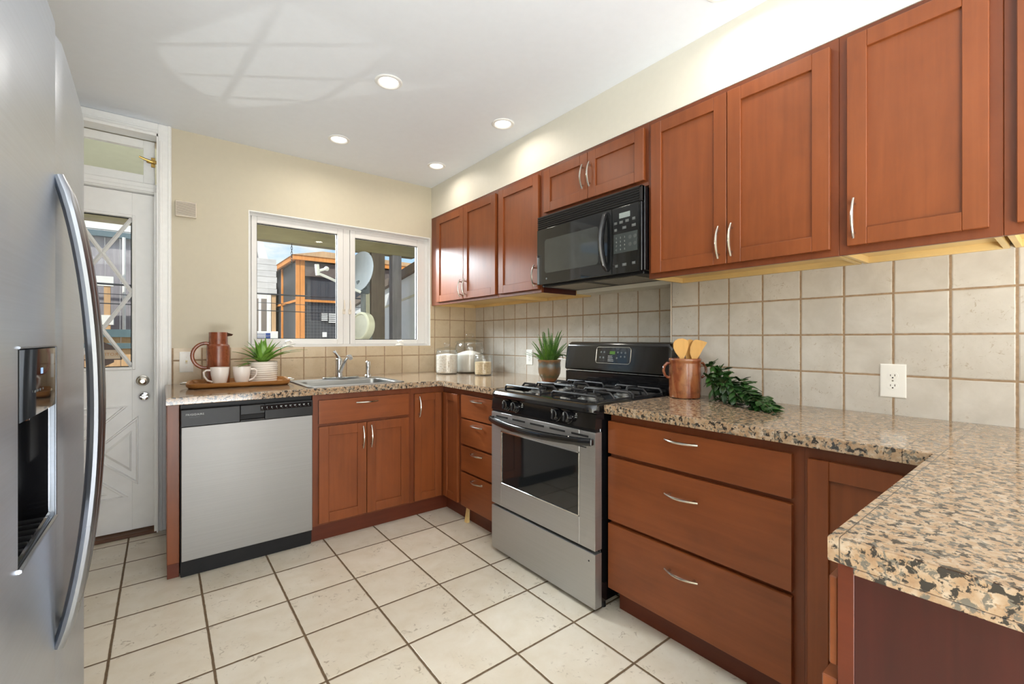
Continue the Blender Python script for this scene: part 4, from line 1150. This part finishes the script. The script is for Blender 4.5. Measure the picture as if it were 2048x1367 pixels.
for (az, L, rise, dr, w) in [(175, .128, 1.25, .35, 0.0185), (192, .112, 1.35, .55, 0.0198), (208, .125, 1.30, .80, 0.0185), (160, .17, .75, .5, 0.0224), (140, .17, .45, .4, 0.0238), (100, .16, .25, .2, 0.0238), (75, .18, .30, .25, 0.0238), (250, .165, .12, .05, 0.0290), (300, .17, .35, .4, 0.0238), (20, .22, .62, .5, 0.0211), (0, .25, .72, .75, 0.0198), (-15, .21, .80, .6, 0.0211), (-40, .17, .65, .7, 0.0238), (45, .19, .50, .3, 0.0224), (225, .15, .8, .9, 0.0238), (120, .13, .7, .5, 0.0224), (-70, .15, .6, .5, 0.0238), (185, .15, .55, .35, 0.0238), (60, .185, .12, .15, .024), (215, .18, .22, .15, .024), (330, .185, .18, .2, .023), (10, .19, .38, .3, .022), (150, .18, .30, .3, .022), (270, .16, .05, .1, .025), (-25, .23, .55, .55, .021)]:
    a = math.radians(az); leaf_strip(m, (px + .014 * math.cos(a), py + .014 * math.sin(a), TB + .118), a, L, w, rise, dr)
obj('leaves', m, 'agave', ag, angle=25)

# ================================================================== GLASS JARS
def jar(x, y, R, Hb, Hl, fill, lab, clab, cname, cmat, ccat, bumpy, heap):
    z = ZC + .0008
    t = thing('glass_jar', lab, 'jar', (x, y, z), 'glass jars in the corner')
    g = .003
    out = [(R * .90, 0), (R * .985, .006), (R, .02), (R, Hb * .82), (R * .97, Hb * .90), (R * .90, Hb * .955), (R * .88, Hb)]
    inn = [(r - g, max(zz, g * 1.6)) for r, zz in reversed(out)]
    inn[-1] = (R * .88, g * 1.6)
    m = MB().lathe(out + inn + [(.001, g * 1.6)], (x, y, z), 48); obj('jar_body', m, 'jar_glass', t, angle=60)
    zl = Hb + .0008
    m = MB().lathe([(R * .80, zl - .012), (R * .80, zl), (R * .99, zl), (R * 1.0, zl + .006), (R * .9, zl + .012), (R * .45, zl + Hl * .30), (R * .20, zl + Hl * .42), (R * .17, zl + Hl * .52), (R * .30, zl + Hl * .66), (R * .30, zl + Hl * .86), (R * .2, zl + Hl * .97), (.001, zl + Hl)], (x, y, z), 48)
    obj('lid', m, 'jar_glass', t, angle=60)
    rr_ = random.Random(int(R * 9999)); Ri = R - g - .0012
    fh = Hb * fill; prof = [(Ri * .93, g * 1.6 + .0008), (Ri * .985, .010), (Ri, .024)] + [(Ri, .024 + (fh - .024) * k / 12) for k in range(1, 13)] + [(Ri * q, fh + heap * (1 - q ** 1.6)) for q in (.92, .8, .65, .5, .35, .2, .08)] + [(.001, fh + heap)]
    ns = lambda u, zz: 1 - bumpy * (.5 + .5 * noise.noise(Vector((math.cos(2 * PI * u) * 9, math.sin(2 * PI * u) * 9, zz * 120))))
    m = MB().lathe(prof, (x, y, z), 64, fn=ns if bumpy else None)
    o = obj(cname, m, cmat, loc=(x, y, z + .006), angle=80); props(o, clab, ccat, kind='stuff')
def grains(name, a, b_, c, scale, bstr, rough=.7):
    t = NT(name); v = t.coord(); vo = t.n('ShaderNodeTexVoronoi', Scale=scale); t.l(v, vo.inputs['Vector'])
    n = t.noise(v, 12, 2); col = t.mix(.5, t.ramp(vo.outputs['Distance'], [(.1, c), (.5, b_), (.85, a)]), t.ramp(n, [(.3, b_), (.7, c)]))
    inv = t.math('SUBTRACT', 1.0, vo.outputs['Distance'])
    t.bsdf(col, rough, 0, inv, bstr, .006); return t.m
jar(-.500, -.325, .0915, .195, .062, .80, 'medium glass jar of mini marshmallows left of the tall jar', 'white mini marshmallows filling the medium jar', 'mini_marshmallows', grains('marshmallow', srgb(214, 198, 178), srgb(236, 226, 212), srgb(246, 240, 232), 95, .7), 'marshmallows', .035, .010)
jar(-.262, -.300, .124, .255, .080, .60, 'largest glass jar, half full of sugar, in the corner', 'white sugar heaped inside the largest jar', 'white_sugar', plain('sugar', srgb(238, 232, 222), .85, var=.02, scale=300, bstr=.08), 'sugar', 0, .035)
jar(-.345, -.632, .0715, .152, .055, .68, 'smallest glass jar of oats in front of the tall jar', 'pale rolled oats filling the smallest jar', 'rolled_oats', grains('oats', srgb(186, 150, 104), srgb(220, 192, 150), srgb(236, 216, 182), 150, .7), 'oats', .02, .004)

# ================================================================== FERN
fx_, fy_ = -.300, -1.358
fz = ZC + .0008
fe = thing('potted_fern', 'green fern in a mottled brown pot behind the left burner of the range', 'potted plant', (fx_, fy_, fz))
def potmat():
    t = NT('mottled_pot'); v = t.coord((1, 1, 1)); tc = t.n('ShaderNodeTexCoord'); sp = t.n('ShaderNodeSeparateXYZ'); t.l(tc.outputs['Object'], sp.inputs[0])
    n = t.noise(v, 45, 5, .65, .5); w = t.math('ADD', t.math('MULTIPLY', sp.outputs[2], 7.2), t.math('MULTIPLY', t.math('SUBTRACT', n, .5), .5))
    col = t.ramp(w, [(.08, srgb(132, 84, 52)), (.26, srgb(84, 84, 60)), (.42, srgb(122, 92, 62)), (.62, srgb(116, 88, 58)), (.80, srgb(92, 100, 98)), (.93, srgb(100, 84, 66)), (1.0, srgb(138, 98, 60))])
    t.bsdf(col, .35, 0, n, .12, .004, Coat_Weight=.3); return t.m
m = MB().lathe([(.046, 0), (.050, .004), (.052, .016), (.064, .034), (.074, .058), (.0765, .085), (.0745, .112), (.074, .132), (.078, .138), (.078, .146), (.074, .147), (.071, .130), (.002, .126)], (fx_, fy_, fz), 40)
obj('pot', m, potmat(), fe, angle=50)
obj('soil', MB().lathe([(.070, .128), (.070, .131), (.002, .134)], (fx_, fy_, fz), 24), plain('fern_soil', srgb(40, 34, 26), .9, var=.4, scale=120, bstr=.5), fe)
def frond(mb, base, az, L, rise, droop, w=.021, n=24, curl=0):
    d = Vector((math.cos(az), math.sin(az), 0)); s = Vector((-math.sin(az), math.cos(az), 0)); pts = []
    p = Vector(base); ang = rise
    for i in range(n + 1):
        t = i / n; pts.append(p.copy()); ang_ = rise + droop * t + curl * t ** 2
        p = p + (d * math.sin(ang_) + Vector((0, 0, math.cos(ang_)))) * (L / n)
    mb.tube(pts[::2], .0012, 4)
    for i in range(2, n):
        t = i / n; ww = w * (math.sin(PI * (.12 + .88 * t)) ** .7) * (1.05 - .75 * t) + .002
        tg = (pts[i + 1] - pts[i]).normalized(); q = pts[i]; h = L / n * .40
        for sg in (-1, 1):
            tip = q + s * sg * ww + tg * ww * .35 + Vector((0, 0, -.15 * ww)); nn = tg.cross(s) * .0006
            a, b_ = q - tg * h, q + tg * h; mid = q + s * sg * ww * .55 + tg * ww * .15
            mb.skin([[a, b_, b_ + nn, a + nn], [mid - tg * h * .9, mid + tg * h * .9, mid + tg * h * .9 + nn, mid - tg * h * .9 + nn], [tip - tg * .0005, tip + tg * .0005, tip + tg * .0005 + nn, tip - tg * .0005 + nn]])
m = MB(); r_ = random.Random(11)
vdir = math.radians(-38)   # picture-right direction in plan
for (lat, L, rise, dr, curl) in [(-.9, .15, .9, .45, 0), (-.75, .175, .42, .35, 0), (-.5, .20, .22, .18, 0), (-.3, .215, .12, .1, 0), (-.1, .235, .05, .12, 0), (.1, .20, .05, .1, 0), (.3, .225, .25, .2, 0), (.45, .235, .30, .22, 0), (.7, .16, .55, .5, 2.2), (.8, .17, .6, .4, 0), (-.2, .17, .1, .1, 0), (.2, .17, .1, .2, 0)]:
    for k in range(4):
        az = vdir + (0 if lat > 0 else PI) + r_.uniform(-1.0, 1.0); b0 = (fx_ + .035 * lat * math.cos(vdir) + r_.uniform(-.015, .015), fy_ + .035 * lat * math.sin(vdir) + r_.uniform(-.015, .015), fz + .130)
        frond(m, b0, az, L * r_.uniform(.82, 1.02), rise * r_.uniform(.7, 1.1) + .03, dr, curl=curl)
obj('fronds', m, 'fern', fe, angle=20)

# ================================================================== UTENSIL CROCK
kx, ky, kz = -.338, -2.376, ZC + .0008
ck = thing('utensil_crock', 'glossy brown two-handled crock right of the range', 'crock', (kx, ky, kz))
m = MB().lathe([(.069, 0), (.073, .004), (.0745, .03), (.075, .10), (.074, .165), (.0725, .172), (.076, .178), (.0765, .188), (.073, .192), (.069, .190), (.068, .16), (.068, .015), (.002, .012)], (kx, ky, kz), 44)
obj('crock_body', m, 'glaze_crock', ck, angle=55)
u = Vector((.617 * .98, -.787 * 0.98, 0)); u = Vector((math.cos(math.radians(-38)), math.sin(math.radians(-38)), 0))
for s in (-1, 1):
    c0 = Vector((kx, ky, kz)) + u * s * .072
    m = MB().tube([c0 + u * s * q + Vector((0, 0, z)) for q, z in ((0, .166), (.016, .168), (.030, .152), (.033, .130), (.026, .108), (.012, .098), (0, .100))], .0068, 8); obj('loop_handle', m, 'glaze_crock', ck)
def utensil(name, lab, cat, lat, dep, zt, shape, tilt, mat='spoon_wood'):
    """flat wooden tool standing in the crock; lat/dep = offset right/back in the crock"""
    back = Vector((math.sin(math.radians(38)), math.cos(math.radians(38)), 0))
    base = Vector((kx, ky, kz + .020)) + u * (lat - tilt * .5) * .35 + back * dep
    topv = Vector((kx, ky, kz)) + u * lat + back * dep + Vector((0, 0, zt))
    ax = (topv - base); Lh = ax.length; ax.normalize(); side = (u - ax * u.dot(ax)).normalized(); nr = side.cross(ax)
    rows = []
    for t, wl, wr in shape:
        p = base + ax * Lh * t; th = .0028
        rows.append([p - side * wl - nr * th, p + side * wr - nr * th, p + side * wr + nr * th, p - side * wl + nr * th])
    m = MB().skin(rows); o = obj(name, m, mat, loc=tuple(base), angle=40); props(o, lab, cat, 'wooden utensils in the crock')
sp1 = [(0, .006, .006), (.55, .007, .007), (.66, .012, .012), (.75, .028, .026), (.84, .037, .036), (.92, .036, .038), (.97, .028, .030), (1.0, .010, .012)]
sp2 = [(0, .006, .006), (.55, .007, .007), (.64, .012, .012), (.74, .026, .024), (.85, .029, .033), (.95, .022, .045), (.985, .016, .048), (1.0, .006, .020)]
sp3 = [(0, .006, .006), (.55, .007, .007), (.66, .012, .012), (.78, .028, .028), (.9, .030, .03), (.97, .02, .02), (1.0, .006, .006)]
utensil('wooden_spoon', 'round-headed wooden spoon on the left in the crock', 'wooden spoon', -.030, -.018, .288, sp1, -.02)
utensil('wooden_spatula', 'slant-tipped wooden spatula on the right in the crock', 'spatula', .058, -.010, .282, sp2, .05)
utensil('wooden_paddle', 'wooden paddle mostly hidden behind the slanted spatula in the crock', 'spatula', .036, .022, .284, sp3, .03)

# ================================================================== TRAILING VINE
vn = thing('trailing_vine', 'dark green leafy vine trailing along the counter right of the crock', 'artificial vine', (-.40, -2.62, ZC + .001))
r_ = random.Random(21)
ms, ml = MB(), MB()
P0, P1 = Vector((-.265, -2.46, ZC + .030)), Vector((-.50, -2.88, ZC + .004))
def leaf(mb, p, d, L, w):
    d = d.normalized(); s = d.cross(Vector((0, 0, 1)));
    if s.length < .05: s = Vector((1, 0, 0))
    s = (s.normalized() + Vector((0, 0, r_.uniform(-.6, .6)))).normalized(); n_ = s.cross(d).normalized() * .0006
    rows = []
    for t, k in ((0, .05), (.25, .75), (.5, 1), (.75, .65), (1, .03)):
        q = p + d * L * t + Vector((0, 0, -.25 * L * t * t))
        rows.append([q - s * w * k, q + n_ * 2, q + s * w * k, q + n_ * 4])
    mb.skin(rows)
for k in range(38):
    t = r_.random() ** .95
    st_ = P0.lerp(P1, t * .78) + Vector((r_.uniform(-.05, .04), r_.uniform(-.04, .04), 0)); st_.x = max(-.60, min(-.215, st_.x))
    hgt = (.135 * (1 - t) ** .9 + .020) * r_.uniform(.5, 1.1)
    end = st_ + Vector((r_.uniform(-.07, .03), r_.uniform(-.14, -.03), 0)); end.x = min(-.205, end.x)
    pts = []
    for i in range(7):
        q = i / 6; p = st_.lerp(end, q); p.z = ZC + .006 + hgt * math.sin(PI * min(1, .25 + q * .72)) ; pts.append(p)
    pts[-1].z = max(ZC + .004, pts[-1].z - .008)
    ms.tube(pts, .0011, 4)
    for i in range(1, 7):
        for s in (-1, 1):
            d = (pts[i] - pts[i - 1]).normalized(); az = d.cross(Vector((0, 0, 1))) * s
            dd = d * .6 + az * .8 + Vector((0, 0, r_.uniform(-.1, .45)))
            pp = pts[i].copy(); L_ = r_.uniform(.030, .050)
            tip = pp + dd.normalized() * L_
            if tip.x > -.192: continue
            if tip.z - .25 * L_ < ZC + .003: dd.z += .35
            leaf(ml, pp, dd, L_, L_ * r_.uniform(.25, .33))
for v in list(ms.bm.verts) + list(ml.bm.verts):
    v.co.z = max(v.co.z, ZC + .0016); v.co.x = min(v.co.x, -.187)
obj('stems', ms, plain('vine_stem', srgb(70, 62, 40), .6, var=.15), vn)
obj('leaves', ml, 'vine', vn, angle=25)

# ================================================================== OUTDOORS
M['out_beam'] = wood('weathered_olive_beam', srgb(150, 138, 106), srgb(134, 122, 92), srgb(164, 152, 120), 'x', .8, coat=0)
M['out_sage'] = plain('sage_porch_paint', srgb(214, 216, 194), .7, var=.03)
M['out_grey'] = wood('weathered_grey_boards', srgb(202, 199, 198), srgb(176, 172, 172), srgb(222, 220, 218), 'x', .85, coat=0)
M['out_grey_v'] = wood('weathered_grey_planks', srgb(150, 146, 152), srgb(122, 116, 120), srgb(182, 176, 178), 'z', .85, coat=0)
M['out_white'] = plain('white_exterior_paint', srgb(226, 226, 224), .6, var=.05)
M['out_siding'] = plain('white_siding', srgb(222, 224, 226), .55, var=.02)
M['out_orange'] = wood('new_orange_lumber', srgb(214, 140, 70), srgb(190, 112, 50), srgb(232, 168, 98), 'z', .7, coat=0)
M['out_tan'] = wood('tan_lumber', srgb(196, 160, 122), srgb(170, 132, 96), srgb(216, 184, 148), 'z', .8, coat=0)
M['out_dark'] = plain('charcoal_siding', srgb(58, 61, 68), .7, var=.12, scale=4)
M['out_teal'] = plain('dark_teal_paint', srgb(84, 104, 112), .5, var=.08)
M['out_brown'] = wood('weathered_brown_post', srgb(124, 112, 102), srgb(106, 94, 86), srgb(142, 130, 120), 'z', .8, coat=0)
M['out_dish'] = plain('grey_dish', srgb(120, 123, 125), .5, var=.04)
M['out_cream'] = plain('cream_plastic', srgb(206, 202, 180), .5, var=.04)
M['out_cable'] = plain('black_cable', srgb(52, 54, 60), .6, var=.1)
M['out_ground'] = plain('concrete_yard', srgb(216, 212, 204), .9, var=.15, scale=3)
b = MB().box(-16, 16, .14, 30, -1.2, -1.0); struct('ground', b, 'out_ground')
b = MB().box(-3.6, .35, .14, 2.18, -.2, -.06); struct('floor_porch', b, 'out_ground')
b = MB().box(-3.6, .35, .142, 2.18, 2.62, 2.70); struct('ceiling_porch', b, 'out_sage')
o = obj('porch_beam', MB().box(-3.6, .35, 2.0, 2.14, 2.305, 2.6195), 'out_beam', loc=(-1.6, 2.07, 2.3)); props(o, 'olive porch beam across the top of the window view', 'beam')
for x0, x1, lab, mt in ((-.262, -.085, 'wide brown porch post in the right window pane', 'out_brown'), (.020, .145, 'narrow grey porch post near the right edge of the right pane', 'out_grey_v')):
    o = obj('porch_post', MB().box(x0, x1, 2.0, 2.12, -.059, 2.3045, .004), mt, loc=((x0 + x1) / 2, 2.06, -.06)); props(o, lab, 'post')
# white lean-to wall on the right of the porch
wl = thing('side_wall', 'white siding wall seen through the right edge of the right pane', 'wall', (.30, 1.2, -.06))
m = MB(); m.prism([(.142, -.059), (4.6, -.059), (4.6, 1.72), (.142, 2.34)], 'x', .30, .36); obj('siding', m, 'out_siding', wl)
m = MB(); m.prism([(.142, 2.345), (4.6, 1.725), (4.6, 1.83), (.142, 2.45)], 'x', .24, .40); obj('eave_board', m, 'out_brown', wl)
m = MB(); m.prism([(.142, 1.96), (4.6, 1.50), (4.6, 1.53), (.142, 1.99)], 'x', .292, .2995); obj('seam_strip', m, 'out_cream', wl)
# satellite dish with arm and round meter-like disc on a pole
sd = thing('satellite_dish', 'grey satellite dish on a bent pole in the right window pane', 'satellite dish', (-.62, 1.25, -.06))
mrot = Matrix.Rotation(math.radians(-70), 4, 'Z') @ Matrix.Rotation(math.radians(80), 4, 'X')
c = Vector((-.69, 1.22, 1.93)); m = MB()
R1 = [[tuple(c + mrot @ Vector((.215 * k * math.cos(2 * PI * i / 32), .225 * k * math.sin(2 * PI * i / 32), .05 * k * k - .05))) for i in range(32)] for k in (.02, .3, .55, .8, 1.0)]
R2 = [[tuple(Vector(p) + mrot @ Vector((0, 0, -.006))) for p in r] for r in reversed(R1)]
m.skin(R1 + R2); obj('reflector', m, 'out_dish', sd)
arm0 = Vector((-.70, 1.15, 1.70)); arm1 = Vector((-1.115, 1.18, 1.865))
am = obj('feed_arm', MB().tube([arm0, arm1], .014, 8), 'out_white', sd)
m = MB(); m.tube([arm1 + Vector((-.01, 0, -.02)), arm1 + Vector((-.02, 0, .09))], .022, 10); m.tube([arm1 + Vector((-.02, 0, .02)), arm1 + Vector((.06, 0, .05))], .012, 8); m.ball(tuple(arm1 + Vector((.075, 0, .055))), .024); obj('feed_horn', m, 'out_white', am)
m = MB().box(-.70, -.56, 1.25, 1.33, 1.70, 1.84, .01); m.cyl((-.66, 1.2, 1.78), (-.60, 1.3, 1.76), .03); obj('mount_bracket', m, plain('bracket_grey', srgb(92, 98, 104), .5), sd)
m = MB().tube([(-.62, 1.30, 1.72), (-.62, 1.30, 1.52), (-.60, 1.32, 1.42), (-.54, 1.36, 1.32), (-.50, 1.40, 1.18), (-.49, 1.41, .9), (-.49, 1.41, -.059)], .028, 10); obj('mast', m, 'out_dish', sd)
rm = thing('hanging_clock', 'round cream disc-shaped clock hanging below the satellite dish', 'clock', (-.67, 1.2, 1.34))
mr = Matrix.Rotation(math.radians(-72), 4, 'Z') @ Matrix.Rotation(math.radians(82), 4, 'X'); c = Vector((-.69, 1.16, 1.335))
disc = lambda prof: [[tuple(c + mr @ Vector((r * math.cos(2 * PI * i / 28), r * math.sin(2 * PI * i / 28), z))) for i in range(28)] for r, z in prof]
obj('case', MB().skin(disc([(.145, -.06), (.155, -.05), (.155, .02), (.148, .03), (.13, .032), (.126, .024)])), 'out_cream', rm)
obj('dial', MB().skin(disc([(.125, .0245), (.002, .0265)])), plain('clock_dial', srgb(196, 192, 176), .5), rm)
# light strip post: downspout
o = obj('downspout', MB().box(-.322, -.272, 2.02, 2.07, -.058, 2.3045, .006), 'out_cream', loc=(-.297, 2.045, -.06)); props(o, 'cream downspout just left of the wide brown porch post', 'downspout')
# hanging chain
ch = MB()
for k in range(9):
    z = 2.300 - k * .030; ax = (1, 0) if k % 2 else (0, 1)
    ch.tube([(-1.182 + .008 * math.cos(2 * PI * i / 10) * ax[0], 2.06 + .008 * math.cos(2 * PI * i / 10) * ax[1], z - .016 + .020 * math.sin(2 * PI * i / 10)) for i in range(10)], .0028, 5, closed=True)
o = obj('hanging_chain', ch, 'out_cable', loc=(-1.182, 2.06, 2.30)); props(o, 'short dark chain hanging from the porch beam in the left pane', 'chain')
# dark garden structure with orange framing
gx, gy = -.03, 7.0
gs = thing('garden_shed', 'charcoal outbuilding with orange lumber trim in the left window pane', 'shed', (gx + 1.8, gy + 2, -1))
m = MB().box(gx + .02, gx + 3.6, gy + .05, gy + 4.2, -.998, 2.92); obj('walls', m, 'out_dark', gs)
for (a, b_) in ((gx - .03, gx + .045), (gx + .055, gx + .145)): obj('corner_board', MB().box(a, b_, gy - .02, gy + .05, 1.02, 2.98), 'out_orange', gs)
m = MB().box(gx - .10, gx + 3.7, gy - .10, gy - .04, 2.93, 3.03); obj('fascia', m, 'out_orange', gs)
m = MB().box(gx - .10, gx - .04, gy - .04, gy + 4.3, 2.93, 3.03); obj('fascia', m, 'out_orange', gs)
m = MB().prism([(gx - .12, 3.03), (gx + 3.7, 3.03), (gx + 3.7, 3.10), (gx + .5, 3.16)], 'y', gy - .12, gy + 4.3); obj('roof_deck', m, 'out_tan', gs)
m = MB(); m.box(gx + .15, gx + 3.6, gy - .01, gy + .05, 2.03, 2.08); m.box(gx - .01, gx + .04, gy + .05, gy + 4.2, 2.03, 2.08); obj('mid_rail', m, 'out_orange', gs)
m = MB(); m.box(gx - .01, gx + .02, gy + 1.55, gy + 1.65, 1.0, 2.93); obj('side_stud', m, 'out_orange', gs)
m = MB(); m.box(gx + .15, gx + 3.6, gy - .012, gy + .0495, 2.60, 2.90); obj('upper_boards', m, plain('grey_brown_boards', srgb(98, 88, 84), .8, var=.15), gs)
m = MB()
for i in range(24): m.box(gx + .2 + i * .07, gx + .203 + i * .07, gy + .012, gy + .015, 1.1, 2.03)
for i in range(13): m.box(gx + .15, gx + 1.9, gy + .012, gy + .015, 1.12 + i * .07, 1.123 + i * .07)
obj('wire_mesh', m, plain('wire_grey', srgb(128, 130, 132), .5, .5), gs)
m = MB()
for i in range(5): m.box(gx + .50, gx + .63, gy - .02, gy + .01, 1.62 + i * .038, 1.64 + i * .038); m.box(gx + .66, gx + .80, gy - .02, gy + .01, 1.58 + i * .045, 1.605 + i * .045)
m.box(gx + .52, gx + .61, gy - .02, gy + .01, 1.25, 1.36); obj('pale_slats', m, 'out_white', gs)
# neighbour's raised deck left of the shed
nd = thing('neighbor_deck', 'weathered grey raised deck with white balusters at left of the window view', 'deck', (-2.0, 5.0, -1))
for k in range(6):
    z = 1.965 + k * .101; m = MB().box(-2.55, -.805 - .01 * (k % 2), 4.97, 5.0, z, z + .097); obj('parapet_board', m, 'out_grey', nd)
m = MB().box(-2.55, -.79, 4.96, 5.0, 1.16, 1.335); obj('rim_board', m, 'out_white', nd)
for i in range(9): obj('baluster', MB().box(-.955 - i * .125, -.92 - i * .125, 4.97, 5.0, 1.335, 1.965), 'out_white', nd)
obj('corner_post', MB().box(-.878, -.815, 5.0, 5.07, .9, 1.965), 'out_tan', nd)
obj('back_wall', MB().box(-2.55, -.80, 5.9, 5.95, -.99, 1.96), 'out_brown', nd)
obj('deck_floor', MB().box(-2.55, -.80, 5.0, 5.9, 1.10, 1.159), 'out_grey', nd)
obj('support_post', MB().box(-.93, -.83, 5.02, 5.12, -.999, 1.10), 'out_tan', nd); obj('support_post', MB().box(-2.5, -2.4, 5.02, 5.12, -.999, 1.10), 'out_tan', nd)
nb = thing('neighbor_house', 'white gabled house rising behind the grey deck', 'house', (-2.2, 9.5, -1))
m = MB().prism([(-4.6, -.99), (-.10, -.99), (-.10, 2.3), (-.28, 3.24), (-.58, 4.4), (-4.6, 5.6)], 'y', 9.0, 11.0); obj('siding', m, 'out_white', nb)
m = MB().prism([(-.42, 2.6), (-.38, 2.6), (-.60, 3.7), (-.64, 3.7)], 'y', 8.96, 8.999); obj('corner_trim', m, plain('grey_trim', srgb(150, 152, 156), .6), nb)
# plank house and porch rail seen through the door glass
hp = thing('plank_house', 'grey plank house wall seen through the back door glass', 'house', (-3.6, 4.4, -1))
m = MB()
for i in range(13): m.box(-4.6 + i * .15, -4.455 + i * .15, 4.30, 4.34, -.99, 2.62)
obj('plank_wall', m, 'out_grey_v', hp)
m = MB()
for i in range(5): m.box(-4.6, -2.62, 4.27, 4.33, 2.63 + i * .10, 2.725 + i * .10)
obj('upper_siding', m, 'out_white', hp)
obj('gutter', MB().box(-4.6, -2.62, 4.20, 4.29, 2.53, 2.60), 'out_teal', hp)
pr2 = thing('porch_railing', 'white porch railing with balusters seen through the back door glass', 'railing', (-3.2, 3.9, -1))
obj('top_rail', MB().box(-3.9, -2.84, 3.88, 3.96, 1.86, 1.98), 'out_white', pr2); obj('bottom_rail', MB().box(-3.9, -2.84, 3.88, 3.96, 1.38, 1.50), 'out_white', pr2)
for i in range(9): obj('baluster', MB().box(-3.02 - i * .085, -2.99 - i * .085, 3.90, 3.94, 1.50, 1.86), 'out_white', pr2)
obj('post', MB().box(-2.93, -2.87, 3.89, 3.95, -.999, 1.86), 'out_tan', pr2)
fn_ = thing('teal_bench', 'dark teal horizontal boards over tan planks at the bottom of the door glass', 'bench', (-3.0, 3.4, -1))
for z0, z1 in ((1.225, 1.315), (1.09, 1.155)): obj('board', MB().box(-3.9, -2.45, 3.40, 3.44, z0, z1), 'out_teal', fn_)
m = MB()
for i in range(14): m.box(-3.9 + i * .105, -3.80 + i * .105, 3.45, 3.47, -.99, 1.225)
obj('plank_back', m, 'out_tan', fn_)
o = obj('utility_pipe', MB().tube([(-2.752, 4.1, -.99), (-2.752, 4.1, 2.52)], .018, 8), 'out_white', loc=(-2.752, 4.1, -1)); props(o, 'thin white vertical pipe seen through the right of the door glass', 'pipe')
# overhead cables
def cable(pts, r, lab):
    a, b_ = Vector(pts[0]), Vector(pts[1]); sag = pts[2]; n = 16
    P = [a.lerp(b_, i / n) - Vector((0, 0, sag * 4 * (i / n) * (1 - i / n))) for i in range(n + 1)]
    o = obj('utility_cable', MB().tube(P, r, 6), 'out_cable', loc=tuple(a)); props(o, lab, 'cable', 'overhead cables')
cable([(-5.5, 3.6, 2.76), (3.5, 3.6, 2.74), .10], .013, 'topmost overhead cable crossing the sky in the left pane')
cable([(-5.5, 3.2, 1.90), (3.5, 3.2, 1.92), .10], .011, 'thick overhead cable crossing the grey deck parapet')
cable([(-5.5, 3.3, 1.66), (3.5, 3.3, 1.60), .04], .006, 'lowest thin cable just above the white balusters')
cable([(-5.0, 3.4, 1.78), (3.5, 3.4, 1.72), .05], .004, 'thin cable just below the thick overhead cable')
